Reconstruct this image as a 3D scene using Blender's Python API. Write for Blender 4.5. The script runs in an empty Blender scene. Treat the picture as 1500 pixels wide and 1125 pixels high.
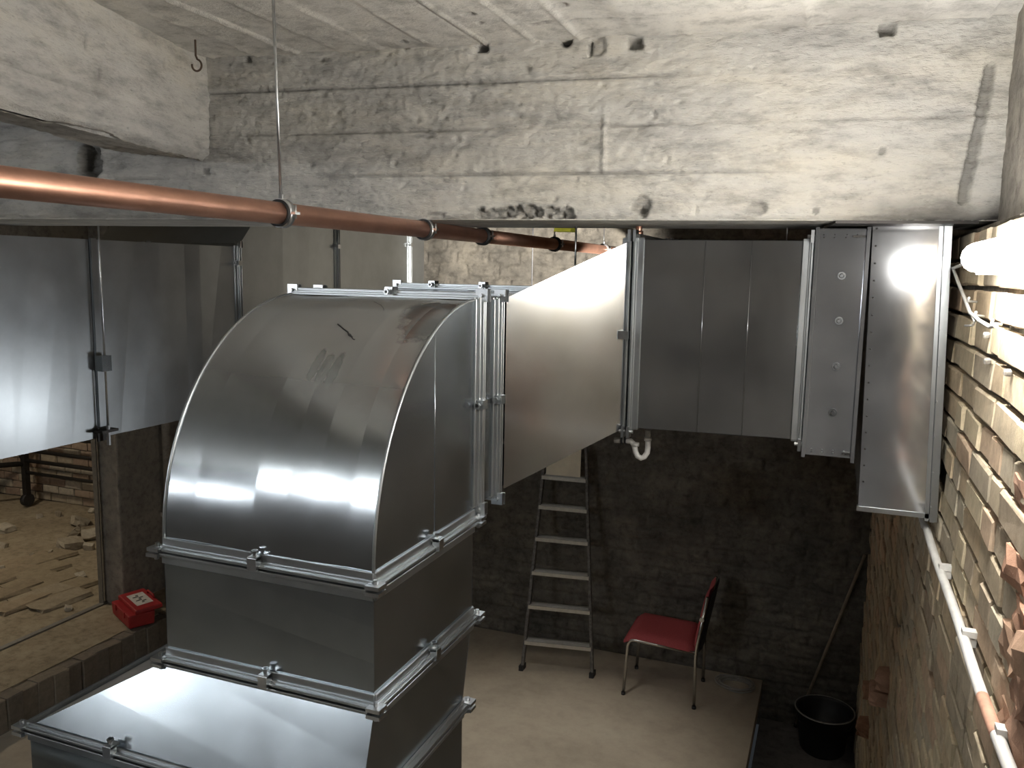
import bpy, bmesh, math, random
import numpy as np
from mathutils import Vector, Matrix

random.seed(7)
RNG = np.random.default_rng(11)
SC = bpy.context.scene
COL = SC.collection

# ------------------------------------------------------------------ camera
F = 1216.0; CX, CY = 750.0, 562.5
PITCH = math.radians(7.77); ROLL = math.radians(1.0); YAW = math.radians(21.2467)
CAM_H = 3.0
_fh = np.array([-math.sin(YAW), math.cos(YAW), 0]); _rh = np.array([math.cos(YAW), math.sin(YAW), 0]); _up = np.array([0, 0, 1.0])
_fw = math.cos(PITCH) * _fh - math.sin(PITCH) * _up
_d0 = -(math.cos(PITCH) * _up + math.sin(PITCH) * _fh)
_r = math.cos(ROLL) * _rh - math.sin(ROLL) * _d0
_d = math.cos(ROLL) * _d0 + math.sin(ROLL) * _rh
C = np.array([0, 0, CAM_H])
cam_data = bpy.data.cameras.new('camera')
cam_data.sensor_fit = 'HORIZONTAL'; cam_data.sensor_width = 36.0; cam_data.lens = 36.0 * F / 1500.0
cam_data.clip_start = 0.02; cam_data.clip_end = 100
cam = bpy.data.objects.new('camera', cam_data); COL.objects.link(cam)
m = Matrix.Identity(4)
for i in range(3):
    m[i][0] = _r[i]; m[i][1] = -_d[i]; m[i][2] = -_fw[i]; m[i][3] = C[i]
cam.matrix_world = m
SC.camera = cam

def ray(x, y):
    v = _fw + (x - CX) / F * _r + (y - CY) / F * _d
    return v / np.linalg.norm(v)
def onX(x, y, X): v = ray(x, y); return C + v * (X / v[0])
def onY(x, y, Y): v = ray(x, y); return C + v * (Y / v[1])
def onZ(x, y, Z): v = ray(x, y); return C + v * ((Z - CAM_H) / v[2])
def onP(x, y, p, n):
    v = ray(x, y); n = np.array(n, float); return C + v * (((np.array(p) - C) @ n) / (v @ n))
def pix(p):
    q = np.array(p, float) - C; return CX + F * (q @ _r) / (q @ _fw), CY + F * (q @ _d) / (q @ _fw)

# ------------------------------------------------------------------ world, exposure, lamp strengths
world = bpy.data.worlds.new('basement_air'); SC.world = world; world.use_nodes = True
bg = world.node_tree.nodes['Background']; bg.inputs['Color'].default_value = (0.8, 0.9, 1.0, 1); bg.inputs['Strength'].default_value = 0.012
SC.view_settings.view_transform = 'Standard'; SC.view_settings.look = 'None'
SC.view_settings.gamma = 1.0; SC.view_settings.use_curve_mapping = False
SC.view_settings.exposure = 0.95
WALL_LAMP = 62.0      # emission of the tube lamp on the brick wall
REAR_WALL_LAMP = 30.0
CEILING_LAMP = 54.0   # the two oval lamps on the wall behind the viewer
ADDED_WORK_LAMP = 42.0      # added unseen lamp brightening the platform floor, watts
ADDED_FLOOD = 14.0      # added unseen floodlight brightening the large duct
ADDED_WALL_SPOT = 600.0       # added unseen spotlight brightening the upper masonry, watts
SIDE_LAMP = 190.0      # lamp in the room beyond the opening
WARM = (1.0, 0.97, 0.915, 1)
COOL = (0.93, 0.97, 1.0, 1)

# ------------------------------------------------------------------ materials
def newmat(name):
    mt = bpy.data.materials.new(name); mt.use_nodes = True
    nt = mt.node_tree; b = nt.nodes['Principled BSDF']
    return mt, nt, b
def N(nt, t, **k):
    n = nt.nodes.new(t)
    for a, v in k.items():
        if a in n.inputs.keys(): n.inputs[a].default_value = v
        else: setattr(n, a, v)
    return n
def ramp(nt, fac, stops):
    r = nt.nodes.new('ShaderNodeValToRGB')
    el = r.color_ramp.elements
    while len(el) < len(stops): el.new(0.5)
    for e, (p, c) in zip(el, stops):
        e.position = p; e.color = (c, c, c, 1) if isinstance(c, (int, float)) else (*c, 1)
    nt.links.new(fac, r.inputs[0]); return r
def coords(nt, scale=(1, 1, 1), kind='Object'):
    tc = nt.nodes.new('ShaderNodeTexCoord'); mp = nt.nodes.new('ShaderNodeMapping')
    mp.inputs['Scale'].default_value = scale
    nt.links.new(tc.outputs[kind], mp.inputs[0]); return mp.outputs[0]
def noise(nt, vec, scale, detail=4, rough=0.6):
    n = N(nt, 'ShaderNodeTexNoise'); n.inputs['Scale'].default_value = scale
    n.inputs['Detail'].default_value = detail; n.inputs['Roughness'].default_value = rough
    nt.links.new(vec, n.inputs['Vector']); return n
def mixc(nt, fac, a, b, mode='MIX'):
    n = nt.nodes.new('ShaderNodeMix'); n.data_type = 'RGBA'; n.blend_type = mode
    if isinstance(fac, float): n.inputs[0].default_value = fac
    else: nt.links.new(fac, n.inputs[0])
    for i, v in ((6, a), (7, b)):
        if isinstance(v, tuple): n.inputs[i].default_value = (*v, 1)
        else: nt.links.new(v, n.inputs[i])
    return n.outputs[2]
def bump(nt, b, h, strength=0.3, dist=0.01):
    n = nt.nodes.new('ShaderNodeBump'); n.inputs['Strength'].default_value = strength; n.inputs['Distance'].default_value = dist
    nt.links.new(h, n.inputs['Height']); nt.links.new(n.outputs[0], b.inputs['Normal'])

def mat_plain(name, col, rough=0.6, metal=0.0, var=0.15, scale=30.0):
    mt, nt, b = newmat(name)
    v = coords(nt); n = noise(nt, v, scale)
    lo = tuple(c * (1 - var) for c in col); hi = tuple(min(1, c * (1 + var)) for c in col)
    r = ramp(nt, n.outputs[0], [(0.3, lo), (0.7, hi)])
    nt.links.new(r.outputs[0], b.inputs['Base Color'])
    b.inputs['Roughness'].default_value = rough; b.inputs['Metallic'].default_value = metal
    return mt

def mat_galv(name, base=(0.50, 0.52, 0.54), r0=0.24, r1=0.40, dust=0.25, stretch=(1, 1, 1), dcol=(0.36, 0.35, 0.33)):
    mt, nt, b = newmat(name)
    v = coords(nt, stretch)
    n1 = noise(nt, v, 3.0, 6, 0.65); n2 = noise(nt, v, 40, 3)
    lo = tuple(c * 0.86 for c in base); hi = tuple(min(1, c * 1.12) for c in base)
    r = ramp(nt, n1.outputs[0], [(0.3, lo), (0.7, hi)])
    sp = r.outputs[0]
    b.inputs['Metallic'].default_value = 1.0
    dm = ramp(nt, noise(nt, v, 3.5, 5, 0.55).outputs[0], [(0.30, dust * 0.35), (0.75, dust)])
    base_in = sp
    nt.links.new(base_in, b.inputs['Base Color'])
    rr = ramp(nt, n1.outputs[0], [(0.25, r0), (0.75, r1)])
    nt.links.new(rr.outputs[0], b.inputs['Roughness'])
    d = nt.nodes.new('ShaderNodeBsdfDiffuse'); d.inputs['Color'].default_value = (*dcol, 1)
    mx = nt.nodes.new('ShaderNodeMixShader'); nt.links.new(dm.outputs[0], mx.inputs[0])
    nt.links.new(b.outputs[0], mx.inputs[1]); nt.links.new(d.outputs[0], mx.inputs[2])
    out = nt.nodes['Material Output']; nt.links.new(mx.outputs[0], out.inputs['Surface'])
    return mt

def mat_concrete(name, c0, c1, c2, stain_shade=(0.10, 0.095, 0.09), stretch=(1, 1, 1), sc=1.0, bs=0.5, grit=1.0):
    mt, nt, b = newmat(name)
    v = coords(nt, stretch)
    n1 = noise(nt, v, 2.2 * sc, 8, 0.7); n2 = noise(nt, v, 14 * sc, 6, 0.7); n3 = noise(nt, v, 90 * sc, 4, 0.7)
    r1 = ramp(nt, n1.outputs[0], [(0.32, c0), (0.5, c1), (0.68, c2)])
    r2 = ramp(nt, n2.outputs[0], [(0.28, 0.55), (0.52, 1.0), (0.8, 1.12)])
    c = mixc(nt, grit, r1.outputs[0], r2.outputs[0], 'MULTIPLY')
    r3 = ramp(nt, n3.outputs[0], [(0.28, 0.62), (0.42, 1.0)])
    c = mixc(nt, 0.8 * grit, c, r3.outputs[0], 'MULTIPLY')
    at = nt.nodes.new('ShaderNodeAttribute'); at.attribute_name = 'stain_shade'  # carries real dirt and the shade painted into holes
    c = mixc(nt, at.outputs['Fac'], c, stain_shade)
    nt.links.new(c, b.inputs['Base Color']); b.inputs['Roughness'].default_value = 0.92
    b.inputs['Specular IOR Level'].default_value = 0.2
    hm = mixc(nt, 0.5, n2.outputs[0], n3.outputs[0])
    bump(nt, b, hm, bs, 0.012)
    return mt

def mat_brick(name, cols, sc=1.0):
    mt, nt, b = newmat(name)
    oi = nt.nodes.new('ShaderNodeObjectInfo')
    at = nt.nodes.new('ShaderNodeAttribute'); at.attribute_name = 'tone'
    add = nt.nodes.new('ShaderNodeMath'); add.operation = 'ADD'
    nt.links.new(oi.outputs['Random'], add.inputs[0]); nt.links.new(at.outputs['Fac'], add.inputs[1])
    fr = nt.nodes.new('ShaderNodeMath'); fr.operation = 'FRACT'; nt.links.new(add.outputs[0], fr.inputs[0])
    k = len(cols)
    r = ramp(nt, fr.outputs[0], [(i / k, c) for i, c in enumerate(cols)])
    r.color_ramp.interpolation = 'CONSTANT'
    tc = nt.nodes.new('ShaderNodeNewGeometry')
    n1 = noise(nt, tc.outputs['Position'], 22 * sc, 7, 0.75); n2 = noise(nt, tc.outputs['Position'], 160 * sc, 4, 0.7)
    r1 = ramp(nt, n1.outputs[0], [(0.28, 0.62), (0.6, 1.05)])
    r2 = ramp(nt, n2.outputs[0], [(0.25, 0.72), (0.45, 1.0)])
    c = mixc(nt, 0.85, r.outputs[0], r1.outputs[0], 'MULTIPLY'); c = mixc(nt, 0.7, c, r2.outputs[0], 'MULTIPLY')
    nt.links.new(c, b.inputs['Base Color']); b.inputs['Roughness'].default_value = 0.93; b.inputs['Specular IOR Level'].default_value = 0.2
    bump(nt, b, n1.outputs[0], 0.4, 0.006)
    return mt

def mat_emit(name, col, strength):
    mt, nt, b = newmat(name)
    e = nt.nodes.new('ShaderNodeEmission'); e.inputs['Color'].default_value = col; e.inputs['Strength'].default_value = strength
    nt.links.new(e.outputs[0], nt.nodes['Material Output'].inputs['Surface'])
    return mt

M = {}
M['galv'] = mat_galv('galvanised_sheet', (0.46, 0.51, 0.55), 0.20, 0.262, 0.08, dcol=(0.25, 0.25, 0.25))
M['galv_large'] = mat_galv('galvanised_large_sheet', (0.50, 0.53, 0.55), 0.32, 0.42, 0.16, dcol=(0.3, 0.31, 0.32))
M['galv_dusty'] = mat_galv('galvanised_sheet_dusty', (0.50, 0.52, 0.53), 0.20, 0.28, 0.30)
def heel_dust():
    mt = mat_galv('galvanised_elbow_sheet', (0.47, 0.51, 0.545), 0.15, 0.22, 0.20, dcol=(0.33, 0.325, 0.305)); nt = mt.node_tree
    mx = [n for n in nt.nodes if n.type == 'MIX_SHADER'][0]; old = mx.inputs[0].links[0].from_socket
    g = nt.nodes.new('ShaderNodeNewGeometry'); sx = nt.nodes.new('ShaderNodeSeparateXYZ'); nt.links.new(g.outputs['Normal'], sx.inputs[0])
    mr = nt.nodes.new('ShaderNodeMapRange'); mr.inputs[1].default_value = 0.42; mr.inputs[2].default_value = 0.85; mr.inputs[3].default_value = 0.0; mr.inputs[4].default_value = 0.62; nt.links.new(sx.outputs[2], mr.inputs[0])
    nz = noise(nt, g.outputs['Position'], 22, 5, 0.7); cur = mr.outputs[0]
    def math_(op, a, b):
        m_ = nt.nodes.new('ShaderNodeMath'); m_.operation = op
        for i, q in enumerate((a, b)):
            if isinstance(q, (int, float)): m_.inputs[i].default_value = q
            else: nt.links.new(q, m_.inputs[i])
        return m_.outputs[0]
    for (c, r, sc_) in (((-1.00, 1.99, 2.87), 0.085, (1, 1, 1)), ((-0.985, 1.90, 2.84), 0.06, (1, 1, 1)), ((-1.215, 1.76, 2.76), 0.050, (4, 1, 1)), ((-1.185, 1.75, 2.75), 0.055, (4, 1, 1)), ((-1.155, 1.75, 2.75), 0.055, (4, 1, 1))):
        vs = nt.nodes.new('ShaderNodeVectorMath'); vs.operation = 'SUBTRACT'; nt.links.new(g.outputs['Position'], vs.inputs[0]); vs.inputs[1].default_value = c
        vm = nt.nodes.new('ShaderNodeVectorMath'); vm.operation = 'MULTIPLY'; nt.links.new(vs.outputs[0], vm.inputs[0]); vm.inputs[1].default_value = sc_
        vl = nt.nodes.new('ShaderNodeVectorMath'); vl.operation = 'LENGTH'; nt.links.new(vm.outputs[0], vl.inputs[0])
        d_ = math_('ADD', vl.outputs['Value'], math_('MULTIPLY', math_('SUBTRACT', nz.outputs[0], 0.5), 0.09))
        m2 = nt.nodes.new('ShaderNodeMapRange'); m2.inputs[1].default_value = r * 0.75; m2.inputs[2].default_value = r * 1.15; m2.inputs[3].default_value = 0.25; m2.inputs[4].default_value = 1.0; nt.links.new(d_, m2.inputs[0])
        cur = math_('MULTIPLY', cur, m2.outputs[0])
    nt.links.new(math_('MAXIMUM', math_('MULTIPLY', old, 0.6), cur), mx.inputs[0])
    return mt
M['galv_elbow'] = heel_dust()
M['galv_grey'] = mat_galv('galvanised_dust_sheen', (0.50, 0.52, 0.53), 0.3, 0.4, 0.80, dcol=(0.50, 0.48, 0.45))  # dust plus a pale reflection, both put into the colour
M['galv_dull'] = mat_galv('galvanised_sheet_dull', (0.41, 0.435, 0.46), 0.13, 0.20, 0.16)
M['galv_box'] = mat_galv('galvanised_box_sheet', (0.54, 0.55, 0.57), 0.095, 0.12, 0.28, dcol=(0.42, 0.43, 0.45))
M['flange'] = mat_galv('galvanised_flange', (0.46, 0.49, 0.51), 0.29, 0.40, 0.12)
M['zinc'] = mat_plain('zinc_fitting', (0.62, 0.64, 0.66), 0.28, 1.0, 0.1)
M['copper'] = mat_plain('copper_tube', (0.60, 0.34, 0.25), 0.42, 1.0, 0.14, 9.0)
M['boltsteel'] = mat_plain('dull_bolt', (0.13, 0.135, 0.14), 0.4, 1.0, 0.1)
M['rubber'] = mat_plain('black_rubber', (0.02, 0.02, 0.022), 0.6)
M['darksteel'] = mat_plain('dark_steel', (0.045, 0.042, 0.04), 0.5, 0.6)
M['beam'] = mat_concrete('beam_concrete', (0.40, 0.395, 0.385), (0.55, 0.54, 0.51), (0.62, 0.59, 0.52), stretch=(0.5, 0.5, 1.7), bs=0.9)
M['ceiling'] = mat_concrete('ceiling_concrete', (0.58, 0.565, 0.54), (0.68, 0.66, 0.62), (0.74, 0.71, 0.65))
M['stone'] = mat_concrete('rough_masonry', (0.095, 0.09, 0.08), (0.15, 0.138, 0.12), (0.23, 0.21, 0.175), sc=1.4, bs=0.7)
M['plaster'] = mat_concrete('dirty_plaster', (0.30, 0.285, 0.26), (0.42, 0.39, 0.35), (0.50, 0.47, 0.42), sc=1.3)
M['floor'] = mat_concrete('floor_screed', (0.34, 0.30, 0.24), (0.42, 0.37, 0.30), (0.46, 0.42, 0.34), sc=0.8, bs=0.1, grit=0.25)
M['dirt'] = mat_concrete('dusty_floor', (0.30, 0.25, 0.18), (0.38, 0.32, 0.23), (0.44, 0.38, 0.28), sc=1.2, bs=0.4)
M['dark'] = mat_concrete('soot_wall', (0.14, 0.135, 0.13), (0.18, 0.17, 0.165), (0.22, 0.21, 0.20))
M['mortar'] = mat_concrete('mortar', (0.13, 0.115, 0.095), (0.20, 0.18, 0.15), (0.30, 0.28, 0.24), sc=5, bs=0.8)
M['brick'] = mat_brick('yellow_brick', [(0.524, 0.433, 0.308), (0.479, 0.393, 0.279), (0.57, 0.479, 0.331), (0.456, 0.388, 0.291), (0.536, 0.422, 0.285), (0.502, 0.439, 0.331), (0.422, 0.342, 0.251), (0.547, 0.41, 0.291)])
M['redbrick'] = mat_brick('red_brick', [(0.40, 0.23, 0.155), (0.36, 0.22, 0.155), (0.44, 0.29, 0.20), (0.34, 0.22, 0.165)])
M['farbrick'] = mat_brick('old_brick', [(0.46, 0.40, 0.31), (0.40, 0.31, 0.24), (0.50, 0.45, 0.37), (0.36, 0.27, 0.21), (0.43, 0.37, 0.29)])
M['kerbbrick'] = mat_brick('kerb_brick', [(0.25, 0.21, 0.17), (0.22, 0.19, 0.155), (0.28, 0.24, 0.19), (0.24, 0.205, 0.17)])
M['paver'] = mat_brick('paver_stone', [(0.36, 0.30, 0.21), (0.40, 0.34, 0.25), (0.33, 0.27, 0.19), (0.38, 0.31, 0.22)])
M['rubble'] = mat_brick('rubble_stone', [(0.50, 0.45, 0.36), (0.42, 0.37, 0.29), (0.55, 0.50, 0.41)])
M['white'] = mat_plain('white_plastic', (0.72, 0.71, 0.68), 0.45, 0, 0.08)
M['whiteclip'] = mat_plain('white_clip', (0.66, 0.65, 0.62), 0.5, 0, 0.08)
M['rustwhite'] = mat_plain('brick_dusted_plastic', (0.60, 0.34, 0.24), 0.7, 0, 0.2)
M['red'] = mat_plain('red_plastic', (0.42, 0.025, 0.03), 0.45, 0, 0.12)
M['redfabric'] = mat_plain('red_upholstery', (0.40, 0.075, 0.085), 0.9, 0, 0.12, 120)
M['chrome'] = mat_plain('chrome_tube', (0.55, 0.54, 0.52), 0.25, 1.0, 0.06)
M['alu'] = mat_plain('dull_aluminium', (0.62, 0.61, 0.58), 0.42, 0.85, 0.1)
M['ladder_rail'] = mat_plain('paint_spattered_rail', (0.14, 0.13, 0.12), 0.55, 0.5, 0.5, 40)
M['wood'] = mat_plain('pale_board', (0.80, 0.74, 0.60), 0.8, 0, 0.08, 12)
M['bucket'] = mat_plain('black_bucket', (0.02, 0.02, 0.021), 0.5)
M['cablegrey'] = mat_plain('grey_cable', (0.30, 0.295, 0.28), 0.6)
M['stick'] = mat_plain('weathered_handle', (0.28, 0.23, 0.17), 0.8)
M['yellow'] = mat_plain('yellow_tape', (0.90, 0.95, 0.10), 0.5)
M['paper'] = mat_plain('white_sticker', (0.75, 0.74, 0.72), 0.6)
M['steelpost'] = mat_plain('grey_steel_post', (0.30, 0.29, 0.27), 0.5, 0.5)
M['ink'] = mat_plain('black_marker', (0.015, 0.015, 0.016), 0.6)
M['rust'] = mat_plain('rusty_iron', (0.10, 0.07, 0.05), 0.8, 0.3)
M['lamp_wall'] = mat_emit('lamp_glow', WARM, WALL_LAMP)
M['lamp_rear'] = mat_emit('lamp_glow_rear', WARM, REAR_WALL_LAMP)
M['lamp_ceiling'] = mat_emit('lamp_glow_ceiling', COOL, CEILING_LAMP)
M['lamp_added_flood'] = mat_emit('added_flood_glow', COOL, ADDED_FLOOD)
M['added_bulb'] = mat_emit('added_bulb_glow', WARM, 12.0)  # for the added floor lamp and the added spotlight
M['lamp_side'] = mat_emit('lamp_glow_side', (1, 0.86, 0.66, 1), SIDE_LAMP)

# ------------------------------------------------------------------ mesh helpers
class MB:
    def __init__(s): s.v = []; s.f = []; s.sm = []
    def quad(s, a, b, c, d, smooth=False):
        k = len(s.v); s.v += [tuple(a), tuple(b), tuple(c), tuple(d)]; s.f.append((k, k + 1, k + 2, k + 3)); s.sm.append(smooth); return s
    def poly(s, pts):
        k = len(s.v); s.v += [tuple(p) for p in pts]; s.f.append(tuple(range(k, k + len(pts)))); s.sm.append(False); return s
    def hexa(s, p):    # 8 points: bottom 0-3 ccw, top 4-7
        k = len(s.v); s.v += [tuple(q) for q in p]
        for f in ((3, 2, 1, 0), (4, 5, 6, 7), (0, 1, 5, 4), (1, 2, 6, 5), (2, 3, 7, 6), (3, 0, 4, 7)):
            s.f.append(tuple(k + i for i in f)); s.sm.append(False)
        return s
    def box(s, a, b):
        (x0, y0, z0), (x1, y1, z1) = a, b
        return s.hexa([(x0, y0, z0), (x1, y0, z0), (x1, y1, z0), (x0, y1, z0), (x0, y0, z1), (x1, y0, z1), (x1, y1, z1), (x0, y1, z1)])
    def obox(s, c, ax, ay, az):   # oriented box, half vectors
        c, ax, ay, az = (np.array(q, float) for q in (c, ax, ay, az))
        if np.dot(np.cross(ax, ay), az) < 0: ax = -ax
        return s.hexa([c - ax - ay - az, c + ax - ay - az, c + ax + ay - az, c - ax + ay - az, c - ax - ay + az, c + ax - ay + az, c + ax + ay + az, c - ax + ay + az])
    def tube(s, path, r, n=10, cap=True, closed=False, smooth=True):
        P = [np.array(p, float) for p in path]; L = len(P)
        rs = r if isinstance(r, (list, tuple)) else [r] * L
        T = []
        for i in range(L):
            if closed: t = P[(i + 1) % L] - P[i - 1]
            else: t = P[min(i + 1, L - 1)] - P[max(i - 1, 0)]
            T.append(t / (np.linalg.norm(t) + 1e-12))
        u = np.cross(T[0], [0, 0, 1.0])
        if np.linalg.norm(u) < 1e-3: u = np.cross(T[0], [1.0, 0, 0])
        u /= np.linalg.norm(u); k = len(s.v)
        for i in range(L):
            u = u - T[i] * np.dot(u, T[i]); u /= np.linalg.norm(u); w = np.cross(T[i], u)
            for j in range(n):
                a = 2 * math.pi * j / n
                s.v.append(tuple(P[i] + rs[i] * (math.cos(a) * u + math.sin(a) * w)))
        for i in range(L if closed else L - 1):
            i2 = (i + 1) % L
            for j in range(n):
                j2 = (j + 1) % n
                s.f.append((k + i * n + j, k + i * n + j2, k + i2 * n + j2, k + i2 * n + j)); s.sm.append(smooth)
        if cap and not closed:
            s.f.append(tuple(k + j for j in range(n))[::-1]); s.sm.append(False)
            s.f.append(tuple(k + (L - 1) * n + j for j in range(n))); s.sm.append(False)
        return s
    def lathe(s, prof, c=(0, 0, 0), n=24, smooth=True):
        k = len(s.v); L = len(prof)
        for (r, z) in prof:
            for j in range(n):
                a = 2 * math.pi * j / n; s.v.append((c[0] + r * math.cos(a), c[1] + r * math.sin(a), c[2] + z))
        for i in range(L - 1):
            for j in range(n):
                j2 = (j + 1) % n
                s.f.append((k + i * n + j, k + i * n + j2, k + (i + 1) * n + j2, k + (i + 1) * n + j)); s.sm.append(smooth)
        return s
    def grid(s, P, smooth=True):   # P[i][j] points
        A = np.asarray(P, float); I, J = A.shape[:2]; k = len(s.v)
        s.v += [tuple(p) for p in A.reshape(-1, 3)]
        for i in range(I - 1):
            for j in range(J - 1):
                a = k + i * J + j; s.f.append((a, a + J, a + J + 1, a + 1)); s.sm.append(smooth)
        return s
    def build(s, name, mat, parent=None, attr=None):
        me = bpy.data.meshes.new(name); me.from_pydata(s.v, [], s.f); me.update()
        me.polygons.foreach_set('use_smooth', s.sm)
        me.materials.append(M[mat] if isinstance(mat, str) else mat)
        if attr is not None:
            for an, av in attr.items():
                at = me.attributes.new(an, 'FLOAT', 'POINT'); at.data.foreach_set('value', np.asarray(av, np.float32))
        o = bpy.data.objects.new(name, me); COL.objects.link(o)
        if parent is not None:
            o.parent = parent; o.matrix_parent_inverse = parent.matrix_world.inverted()
        return o

def empty(name, loc=(0, 0, 0)):
    o = bpy.data.objects.new(name, None); COL.objects.link(o); o.location = loc
    o.matrix_world = Matrix.Translation(Vector([float(q) for q in loc])); o.empty_display_size = 0.1
    return o
def tag(o, label, cat=None, group=None, kind=None):
    o['label'] = label
    if cat: o['category'] = cat
    if group: o['group'] = group
    if kind: o['kind'] = kind
    return o
def struct(o, label=None, cat=None):
    o['kind'] = 'structure'
    if label: o['label'] = label
    if cat: o['category'] = cat
    return o
def bevel(o, w, seg=2):
    md = o.modifiers.new('bevel', 'BEVEL'); md.width = w; md.segments = seg; md.limit_method = 'ANGLE'; return o

def vnoise(u, v, scale, seed, octs=4, rough=0.55):
    out = np.zeros_like(u, dtype=float); amp = 1.0; tot = 0
    for o in range(octs):
        R = np.random.default_rng(seed * 31 + o); L = R.random((256, 256))
        x = u * scale; y = v * scale
        xi = np.floor(x).astype(int); yi = np.floor(y).astype(int); fx = x - xi; fy = y - yi
        fx = fx * fx * (3 - 2 * fx); fy = fy * fy * (3 - 2 * fy)
        a = L[xi % 256, yi % 256]; b = L[(xi + 1) % 256, yi % 256]; c = L[xi % 256, (yi + 1) % 256]; d = L[(xi + 1) % 256, (yi + 1) % 256]
        out += amp * ((a * (1 - fx) + b * fx) * (1 - fy) + (c * (1 - fx) + d * fx) * fy - 0.5)
        tot += amp; amp *= rough; scale *= 2.03
    return out / tot
def sstep(e0, e1, x):
    t = np.clip((x - e0) / (e1 - e0), 0, 1); return t * t * (3 - 2 * t)

def fast_grid(name, P, mat, parent=None, attr=None, flip=False):
    I, J = P.shape[:2]
    me = bpy.data.meshes.new(name)
    idx = np.arange(I * J).reshape(I, J)
    q = np.stack([idx[:-1, :-1], idx[1:, :-1], idx[1:, 1:], idx[:-1, 1:]], -1).reshape(-1, 4)
    if flip: q = q[:, ::-1]
    me.vertices.add(I * J); me.vertices.foreach_set('co', P.reshape(-1).astype(np.float32))
    me.loops.add(q.size); me.loops.foreach_set('vertex_index', q.reshape(-1).astype(np.int32))
    me.polygons.add(len(q)); me.polygons.foreach_set('loop_start', (np.arange(len(q)) * 4).astype(np.int32))
    me.update(calc_edges=True); me.polygons.foreach_set('use_smooth', [True] * len(q))
    me.materials.append(M[mat])
    for an, av in (attr or {}).items():
        at = me.attributes.new(an, 'FLOAT', 'POINT'); at.data.foreach_set('value', av.reshape(-1).astype(np.float32))
    o = bpy.data.objects.new(name, me); COL.objects.link(o)
    if parent is not None: o.parent = parent
    return o

# ================================================================== THE SETTING
XW = 0.31; YB = 6.15; ZC = 3.655
BA = math.radians(7.0); BD = np.array([math.cos(BA), math.sin(BA), 0]); BN = np.array([math.sin(BA), -math.cos(BA), 0])
BP = np.array([0, 2.45, 0]); ZB = 3.15
def on_beam(x, y):
    p = onP(x, y, BP, BN); return float((p - BP) @ BD), float(p[2])

# --- floors
fl = MB().box((-4.80, -3.6, -0.12), (-0.34, YB, 0.0)).build('floor', 'floor')
struct(fl, 'flat beige screed platform floor under the ladder and chair', 'floor')
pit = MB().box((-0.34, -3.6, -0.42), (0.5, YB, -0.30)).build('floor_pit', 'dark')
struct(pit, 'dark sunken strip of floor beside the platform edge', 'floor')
u, v = np.meshgrid(np.linspace(-11, -4.93, 150), np.linspace(-3.6, 7.0, 200), indexing='ij')
h = 0.212 + 0.02 * vnoise(u, v, 2.5, 5) + 0.02 * sstep(-5.6, -6.4, u) * vnoise(u, v, 7, 6)
rf = fast_grid('floor_raised', np.stack([u, v, h], -1), 'dirt')
struct(rf, 'raised dusty earthen floor behind the brick kerb', 'floor')
# strip of screed next to kerb
sl = MB().box((-5.45, -3.6, 0.10), (-4.92, 6.1, 0.221)).build('floor_ledge', 'dirt'); struct(sl, 'dusty ledge floor along the brick kerb under the red toolbox', 'floor')

# --- ceiling with board ridges
def rib(u, at, w): return np.exp(-((u - at) / w) ** 2)
u, v = np.meshgrid(np.arange(-2.6, 0.40, 0.0095), np.arange(0.6, 2.62, 0.0095), indexing='ij')
h = 0.004 * vnoise(u, v, 30, 21, 4, 0.7) + 0.006 * vnoise(u * 1.0, v * 0.5, 5, 22)
for k in range(-18, 4):
    a = k * 0.148 + 0.02 + 0.012 * math.sin(k * 5.1)
    st = 0.35 + 0.65 * (vnoise(v * 0 + k, v, 6, 23, 2) > -0.05)
    h += -0.006 * rib(u + 0.008 * vnoise(v, v * 0 + k, 4, 24, 2), a, 0.006) * st
    h += 0.004 * random.uniform(-1, 1) * ((u > a) & (u < a + 0.148))
stain_shade = np.zeros_like(u)
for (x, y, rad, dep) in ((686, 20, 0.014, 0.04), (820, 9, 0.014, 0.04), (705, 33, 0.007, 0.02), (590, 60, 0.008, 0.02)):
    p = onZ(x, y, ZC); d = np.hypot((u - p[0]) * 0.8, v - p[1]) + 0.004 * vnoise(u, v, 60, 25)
    h += dep * (1 - sstep(rad * 0.7, rad, d)); stain_shade = np.maximum(stain_shade, 0.6 * (1 - sstep(rad * 0.7, rad * 1.5, d)))  # hole insides coloured darker too, shade painted in
for (x0, y0, x1, y1, wdt) in ((780, 36, 805, 31, 0.008), (838, 32, 893, 28, 0.008), (898, 27, 935, 25, 0.004), (1108, 14, 1132, 11, 0.006)):
    p0 = onZ(x0, y0, ZC)[:2]; p1 = onZ(x1, y1, ZC)[:2]; dd = p1 - p0; t = np.clip(((u - p0[0]) * dd[0] + (v - p0[1]) * dd[1]) / (dd @ dd), 0, 1)
    d = np.hypot(u - p0[0] - t * dd[0], v - p0[1] - t * dd[1]) + 0.005 * vnoise(u, v, 50, 26)
    h += 0.012 * (1 - sstep(wdt * 0.5, wdt, d)); stain_shade = np.maximum(stain_shade, 0.55 * (1 - sstep(wdt * 0.6, wdt * 1.3, d)))
stain_shade = np.maximum(stain_shade, 0.25 * sstep(0.05, 0.25, vnoise(u, v, 3, 27)))
ce = fast_grid('ceiling', np.stack([u, v, ZC + h], -1), 'ceiling', attr={'stain_shade': stain_shade}, flip=True)
struct(ce, 'whitewashed concrete ceiling with raised board ridges', 'ceiling')
cs = MB().box((-11, -3.6, ZC + 0.05), (0.5, 7.2, ZC + 0.2)).build('ceiling_slab', 'ceiling'); struct(cs, 'concrete slab over the whole basement', 'ceiling')

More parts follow.
